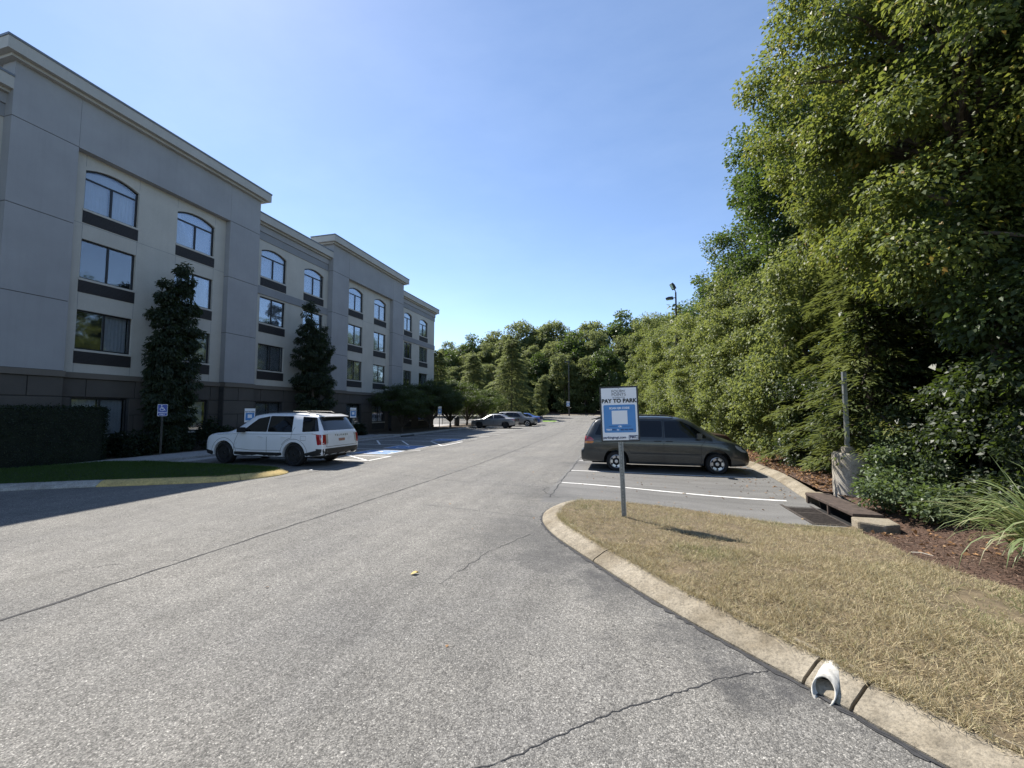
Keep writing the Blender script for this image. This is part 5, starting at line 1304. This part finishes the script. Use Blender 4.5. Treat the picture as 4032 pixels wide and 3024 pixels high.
def shrub(label, loc, lob, per, seed, m='leaf_hedge', L=.11, group=None):
    return tree('shrub', label, loc, [(0,0,-.2),(0,0,.3),(0,0,.6)], lob, per, .26, 150, L, .5, M[m], seed, cat='shrub', nl=6, r0=.03, droop=.1, group=group)
shrub('low spreading shrub beneath the accessible parking sign', (-18.15, 11.7, .1), [((0,0,.38),(.5,.65,.42))], [34], 92)
shrub('small rounded shrub between the sign tree and the nose of the white SUV', (-17.95, 15.0, .1), [((0,0,.6),(.6,.6,.6))], [34], 93)
shrub('low dark shrub in the bed beyond the white SUV', (-17.95, 25.2, .1), [((0,0,.35),(.7,.9,.4))], [34], 94)
# low spreading japanese maples along the bed
jm = tree('japanese_maple', 'low spreading dark maple nearest the camera in the planting bed', (-17.0, 30.2, .1),
     [(0,0,-.2),(.02,0,.22),(.04,.03,.42)], [((0,0,2.6),(2.2,2.5,.8)), ((.8,-1.2,2.0),(1.4,1.5,.6)), ((.7,1.3,2.1),(1.5,1.6,.6)), ((-.3,.2,3.3),(1.4,1.6,.5)), ((.9,.1,1.6),(1.2,1.8,.4))], [64, 34, 34, 24, 22], .45, 190, .11, .36, M['leaf_maple'], 101, nl=26, r0=.11, droop=.9, flat=.38, upn=1.2)
for (x, y, a, s, lb) in [(-17.0, 35.2, 2.0, 1.18, 'low spreading dark maple left of the sign in the planting bed'), (-16.9, 39.8, 4.1, 1.28, 'low spreading dark maple before the end of the hotel wall'), (-17.2, 45.2, .9, 1.25, 'low spreading maple beside the silver sedan, partly sunlit'), (-17.0, 51.0, 3.0, 1.15, 'low spreading sunlit maple behind the grey crossover')]:
    put(jm, lb, (x, y, .1), a, s)

# --- far wood that closes the view
FG = 'trees of the wood at the far end of the lot'
FP = []
for k, (sd_, cl, hh, lob) in enumerate([(111, 'leaf_far', 12, [((0,0,9.5),(3.6,3.6,3.4)), ((1.0,.5,6.0),(3.2,3.2,2.8)), ((-1.2,-.5,12.4),(2.6,2.6,2.4)), ((.6,-.4,2.6),(3.0,3.0,2.4))]),
                                    (112, 'leaf_far', 13, [((0,0,11),(2.6,2.6,3.6)), ((-.8,.6,6.5),(2.9,2.9,3.2)), ((1.2,0,14.2),(1.8,1.8,2.2)), ((0,0,2.8),(2.8,2.8,2.4))]),
                                    (113, 'leaf_dark', 11, [((0,0,8.5),(3.2,3.2,4.4)), ((.8,.3,4.0),(3.0,3.0,3.4)), ((-.8,.2,12.2),(2.0,2.0,2.2))])]):
    FP.append(tree('wood_tree', 'tree of the dense wood closing the far end of the lot', (-30 + 9*k, 90, 1.2), [(0,0,-1),(0,0,4),(.2,0,hh*.8),(.2,0,hh)], lob, [70, 60, 40, 46][:len(lob)], .9, 78, .34, .7, M[cl], sd_, group=FG, nl=12, r0=.22, droop=.45, yellow=.03))
g = np.random.default_rng(5)
HT = lambda x: np.interp(x, [-60, -42, -33, -26, -18, -10, -3, 2, 10], [13.5, 14.2, 16.6, 17.6, 18.6, 18.8, 20.2, 18.0, 19])
k = 0
for row, (yy, dx, hs) in enumerate([(84, 4.6, .72), (90, 5.0, .95), (97, 5.6, 1.12)]):
    for x in np.arange(-62 + row*2, 12, dx):
        xx = x + g.normal() * .8; y2 = yy + g.normal() * 1.2 - (0 if row else max(0, (xx + 12)) * .35)
        if row == 0 and xx > 0: continue
        p = FP[int(g.integers(0, 3))]; nat = [15.0, 16.4, 14.4][FP.index(p)]
        s = max(.5, float(HT(xx * 90 / y2)) * hs * (y2/90) * g.uniform(.86, 1.02) / nat)
        put(p, p['label'], (xx, y2, 1.1), g.uniform(0, 6.28), s * g.uniform(.95, 1.15), FG, s); k += 1
for p, x in zip(FP, (-55, -46, -37)): p.location = (x, 103, 1.1); p.scale = (1.1, 1.1, 1.15)
# lighter trees in front of the far wood
cyp = hemlock('tall feathery light green conifer behind the parked sedans', (-16.6, 63.5, .5), 12.8, 5.6, 121, M['leaf_far'], n_br=90, lpb=190, L=.42)
put(cyp, 'second feathery conifer left of the tall one, behind the low maples', (-24.0, 66.0, .6), 2.0, .85)
put(cyp, 'feathery conifer at the left, just past the end of the hotel', (-31.5, 68.0, .6), 4.0, .95)
put(FP[1], 'slim young tree right of the tall conifer, before the far wood', (-12.4, 67.0, .7), 1.0, .38, None, .42)
lt = tree('sapling', 'bright green young tree left of the pay sign before the far wood', (1.0, 62.0, .8), [(0,0,-.3),(0,0,1.5),(0,0,3)], [((0,0,2.6),(1.3,1.3,1.6)), ((.3,.2,4.2),(.9,.9,1.1))], [24, 14], .55, 120, .22, .6, M['leaf_vine'], 122, nl=8, r0=.06, tshift=.2)

# ------------------------------------------------------------------ grass, mulch and litter
def scatter(poly, n, g, box=None):
    xs = [p[0] for p in poly]; ys = [p[1] for p in poly]; x0, x1, y0, y1 = box or (min(xs), max(xs), min(ys), max(ys))
    out = []
    while sum(map(len, out)) < n:
        q = np.stack([g.uniform(x0, x1, n), g.uniform(y0, y1, n)], 1); out.append(q[in_poly(q[:, 0], q[:, 1], poly)])
        if len(out) > 60: break
    return np.concatenate(out)[:n]
def on_surface(o, Q, miss=.1):
    bm = bmesh.new(); bm.from_mesh(o.data); t = BVHTree.FromBMesh(bm); bm.free()
    z = np.empty(len(Q))
    for i, (x, y) in enumerate(Q):
        h = t.ray_cast(Vector((float(x), float(y), 5)), Vector((0, 0, -1)))[0]; z[i] = h.z if h else miss
    return np.column_stack([Q, z])
g = np.random.default_rng(201)
Q = np.concatenate([scatter(grass_poly, 95000, g, (-1.1, 4.6, 2.4, 8.5)), scatter(grass_poly, 85000, g, (-.2, 4.6, 2.4, 5.6))]); keep = (vnoise(Q[:, 0], Q[:, 1], .28, 31) + .35 * vnoise(Q[:, 0], Q[:, 1], .07, 32)) > g.uniform(.15, .62, len(Q)); Q = Q[keep]
ek = np.array(isl_in[:int(len(isl_in)*.5)]); seg = g.integers(0, len(ek) - 1, 9000); tt = g.uniform(0, 1, (9000, 1)); Q = np.concatenate([Q, ek[seg]*(1-tt) + ek[seg+1]*tt + g.normal(size=(9000, 2))*.03])
P = on_surface(lawn, Q, .135); n = len(P)
tuft = vnoise(Q[:, 0], Q[:, 1], .16, 21); az = vnoise(Q[:, 0], Q[:, 1], .22, 22) * 14 + g.normal(size=n) * 1.7
el = np.clip(g.normal(.42, .35, n) + tuft * .35, -.05, 1.45)
A = np.stack([np.cos(az) * np.cos(el), np.sin(az) * np.cos(el), np.sin(el)], 1); L = g.uniform(.025, .085, n) * (.6 + .8 * tuft)
grn = vnoise(Q[:, 0], Q[:, 1], .9, 23); spot = np.exp(-((Q[:, 0] + .55)**2 + (Q[:, 1] - 7.5)**2) / .12) * .8 + np.exp(-((Q[:, 0] - 3.3)**2 + (Q[:, 1] - 4.4)**2) / .5) * .6
T = np.clip(g.normal(.33, .22, n) + (grn - .58) * .55 * (grn > .62) * 2 + spot * g.uniform(0, 1.2, n), 0, 1)
P[:, 2] -= .004
stuff(link('dry_grass', leaf_mesh('dry_grass', P, A, np.array([0, 0, 1.0]) + g.normal(size=(n, 3)) * .5, L, g.uniform(.0022, .0046, n), T, M['straw'], 0, .3)), 'straw-dry grass covering the near right island', 'grass')
Q = scatter(lis_in, 60000, g, (-17, -9.5, 5.0, 10.6)); P = on_surface(turf, Q); n = len(P)
stuff(link('green_grass', leaf_mesh('green_grass', P, np.array([0, 0, 1.0]) + g.normal(size=(n, 3)) * .45, g.normal(size=(n, 3)), g.uniform(.035, .075, n), g.uniform(.005, .009, n), g.normal(.45, .25, n), M['turf'], 0, .3)), 'short green grass on the left island', 'grass')
Q = np.concatenate([scatter(mulch_poly, 45000, g, (3.4, 8, 2.5, 9.5)), scatter(mulch_poly, 7000, g, (4.2, 8, 9, 20))]); P = on_surface(mulch, Q); n = len(P); P[:, 2] += g.uniform(.0, .018, n)
A = g.normal(size=(n, 3)) * np.array([1, 1, .25])
stuff(link('mulch_chips', leaf_mesh('mulch_chips', P, A, np.array([0, 0, 1.0]) + g.normal(size=(n, 3)) * .45, g.uniform(.02, .06, n), g.uniform(.004, .012, n), np.clip(g.normal(.4, .25, n), 0, 1), M['chips'], .05, .5)), 'brown shredded bark mulch under the trees', 'mulch')
Q = np.concatenate([scatter(mulch_poly, 5200, g, (4.2, 6.2, 10.2, 24)), scatter(mulch_poly, 260, g, (3.7, 6.5, 6.5, 10))]); P = on_surface(mulch, Q); n = len(P); P[:, 2] += .012
stuff(link('leaf_litter', leaf_mesh('leaf_litter', P, g.normal(size=(n, 3)) * np.array([1, 1, .35]), np.array([0, 0, 1.0]) + g.normal(size=(n, 3)) * .5, g.uniform(.05, .11, n), g.uniform(.03, .065, n), np.clip(g.normal(.45, .25, n), 0, 1), M['litter'], .25)), 'fallen brown leaves along the right kerb', 'leaf litter')
Q = np.concatenate([np.stack([3.9 - np.abs(g.normal(size=260)) * .7, g.uniform(10.7, 20, 260)], 1), np.stack([g.uniform(-1, 3.8, 60), g.uniform(9, 13, 60)], 1), np.stack([g.uniform(-7, 3, 30), g.uniform(3, 20, 30)], 1)])
Q = Q[~in_poly(Q[:, 0], Q[:, 1], grass_poly)]; n = len(Q); P = np.column_stack([Q, zg(Q[:, 0], Q[:, 1]) + .008])
stuff(link('fallen_leaves', leaf_mesh('fallen_leaves', P, g.normal(size=(n, 3)) * np.array([1, 1, .15]), np.array([0, 0, 1.0]) + g.normal(size=(n, 3)) * .3, g.uniform(.03, .08, n), g.uniform(.02, .045, n), np.clip(g.normal(.6, .25, n), 0, 1), M['litter'], .15)), 'scattered dry leaves on the right parking bays', 'fallen leaves')
# leaf lying alone on the asphalt, paper litter, stick
def curl_leaf(name, label, cat, loc, L_, W_, m, rz):
    b = MB(); n_ = 8; V = []
    for i in range(n_ + 1):
        u = i / n_; w = W_ * math.sin(math.pi * (u * .92 + .05)) * .5
        for s in (-1, 0, 1): V.append((L_ * (u - .5), s * w, .004 + .018 * abs(s) * u + .010 * math.sin(u * 3)))
    F_ = [(3*i + k, 3*i + k + 1, 3*i + 4 + k, 3*i + 3 + k) for i in range(n_) for k in (0, 1)]
    b.add(V, F_); o = b.build(name, m, None, smooth=60); o.location = loc; o.rotation_euler = (0, 0, rz); return tag(o, label, cat)
curl_leaf('fallen_leaf', 'single yellow leaf lying on the open asphalt', 'leaf', (-2.28, 4.38, .003), .085, .06, mat_plain('yellow_leaf', (.50, .36, .10), .7, var=.2, scale=30), .6)
curl_leaf('paper_scrap', 'white paper scrap on the asphalt by the tip of the yellow kerb', 'litter', (-9.2, 10.85, .003), .16, .09, M['sign_white'], .4)
b = MB(); b.tube([(0, 0, 0), (.09, .02, .012), (.2, -.01, .006)], [.007, .008, .005], 6); o = b.build('stick', mat_plain('dry_stick', (.55, .48, .38), .8, var=.2), None, smooth=50); o.location = (3.55, 6.52, mulch_h(3.55, 6.52) + .03); o.rotation_euler = (0, 0, -.5); tag(o, 'short pale stick lying on the mulch edge', 'stick')
b = MB(); b.tube([(0, 0, 0), (.05, .012, .004), (.11, .0, .002)], [.006, .006, .003], 6); o = b.build('stick', M['bark_pale'], None, smooth=50); o.location = (.98, 2.52, .008); o.rotation_euler = (0, 0, -.5); tag(o, 'short brown twig lying on the asphalt by the near kerb', 'stick')

# yard beyond the hotel end: iron fence and litter bin
fn = thing('iron_fence', 'black iron yard fence seen beneath the low maples', 'fence', (-18.6, 48.6, .04))
for z in (.15, .55, .95):
    b = MB(); b.box(-3.2, 1.4, -.02, .02, z, z + .04); b.build('rail', M['pole'], fn)
for k in range(5):
    b = MB(); b.box(-3.2 + k*1.14, -3.14 + k*1.14, -.03, .03, -.1, 1.1); b.build('fence_post', M['pole'], fn)
for k in range(36):
    b = MB(); b.box(-3.08 + k*.125, -3.06 + k*.125, -.01, .01, .19, .95); b.build('picket', M['pole'], fn)
bn = thing('litter_bin', 'dark domed litter bin near the iron fence under the maples', 'litter bin', (-17.6, 43.2, .06))
b = MB(); b.lathe([(.24, 0), (.28, .05), (.28, .75), (.26, .80)], 20, 'z'); b.build('body', M['pole'], bn, smooth=40)
b = MB(); b.lathe([(.29, .80), (.29, .86), (.22, 1.0), (.10, 1.08), (.02, 1.10)], 20, 'z'); b.build('lid', M['black'], bn, smooth=40)

# creeper climbing the floodlight pole
vn = thing('climbing_vine', 'creeper with large leaves climbing the top of the floodlight pole', 'vine', (4.55, 36.0, 6.0))
g = np.random.default_rng(301); n = 150; zz = g.uniform(0, 1, n) ** .8 * 4.6; a = g.uniform(0, 6.28, n); rr_ = np.abs(g.normal(size=n)) * (.55 - .08 * zz) + .1
P = np.stack([np.cos(a) * rr_, np.sin(a) * rr_, zz], 1)
link('leaves', leaf_mesh('leaves', P, np.stack([np.cos(a), np.sin(a), -.4 + 0*a], 1) + g.normal(size=(n, 3)) * .4, g.normal(size=(n, 3)) + np.array([-.3, -.5, .6]), g.uniform(.22, .42, n), g.uniform(.18, .34, n), g.normal(.5, .25, n), M['leaf_vine']), M['leaf_vine'], vn)
b = MB()
for k in range(5): b.tube([(math.cos(k*1.3+j*.5)*.12, math.sin(k*1.3+j*.5)*.12, -.5 + j*.6) for j in range(int(9 - k))], .012, 5, cap=False)
b.build('stems', M['bark'], vn)
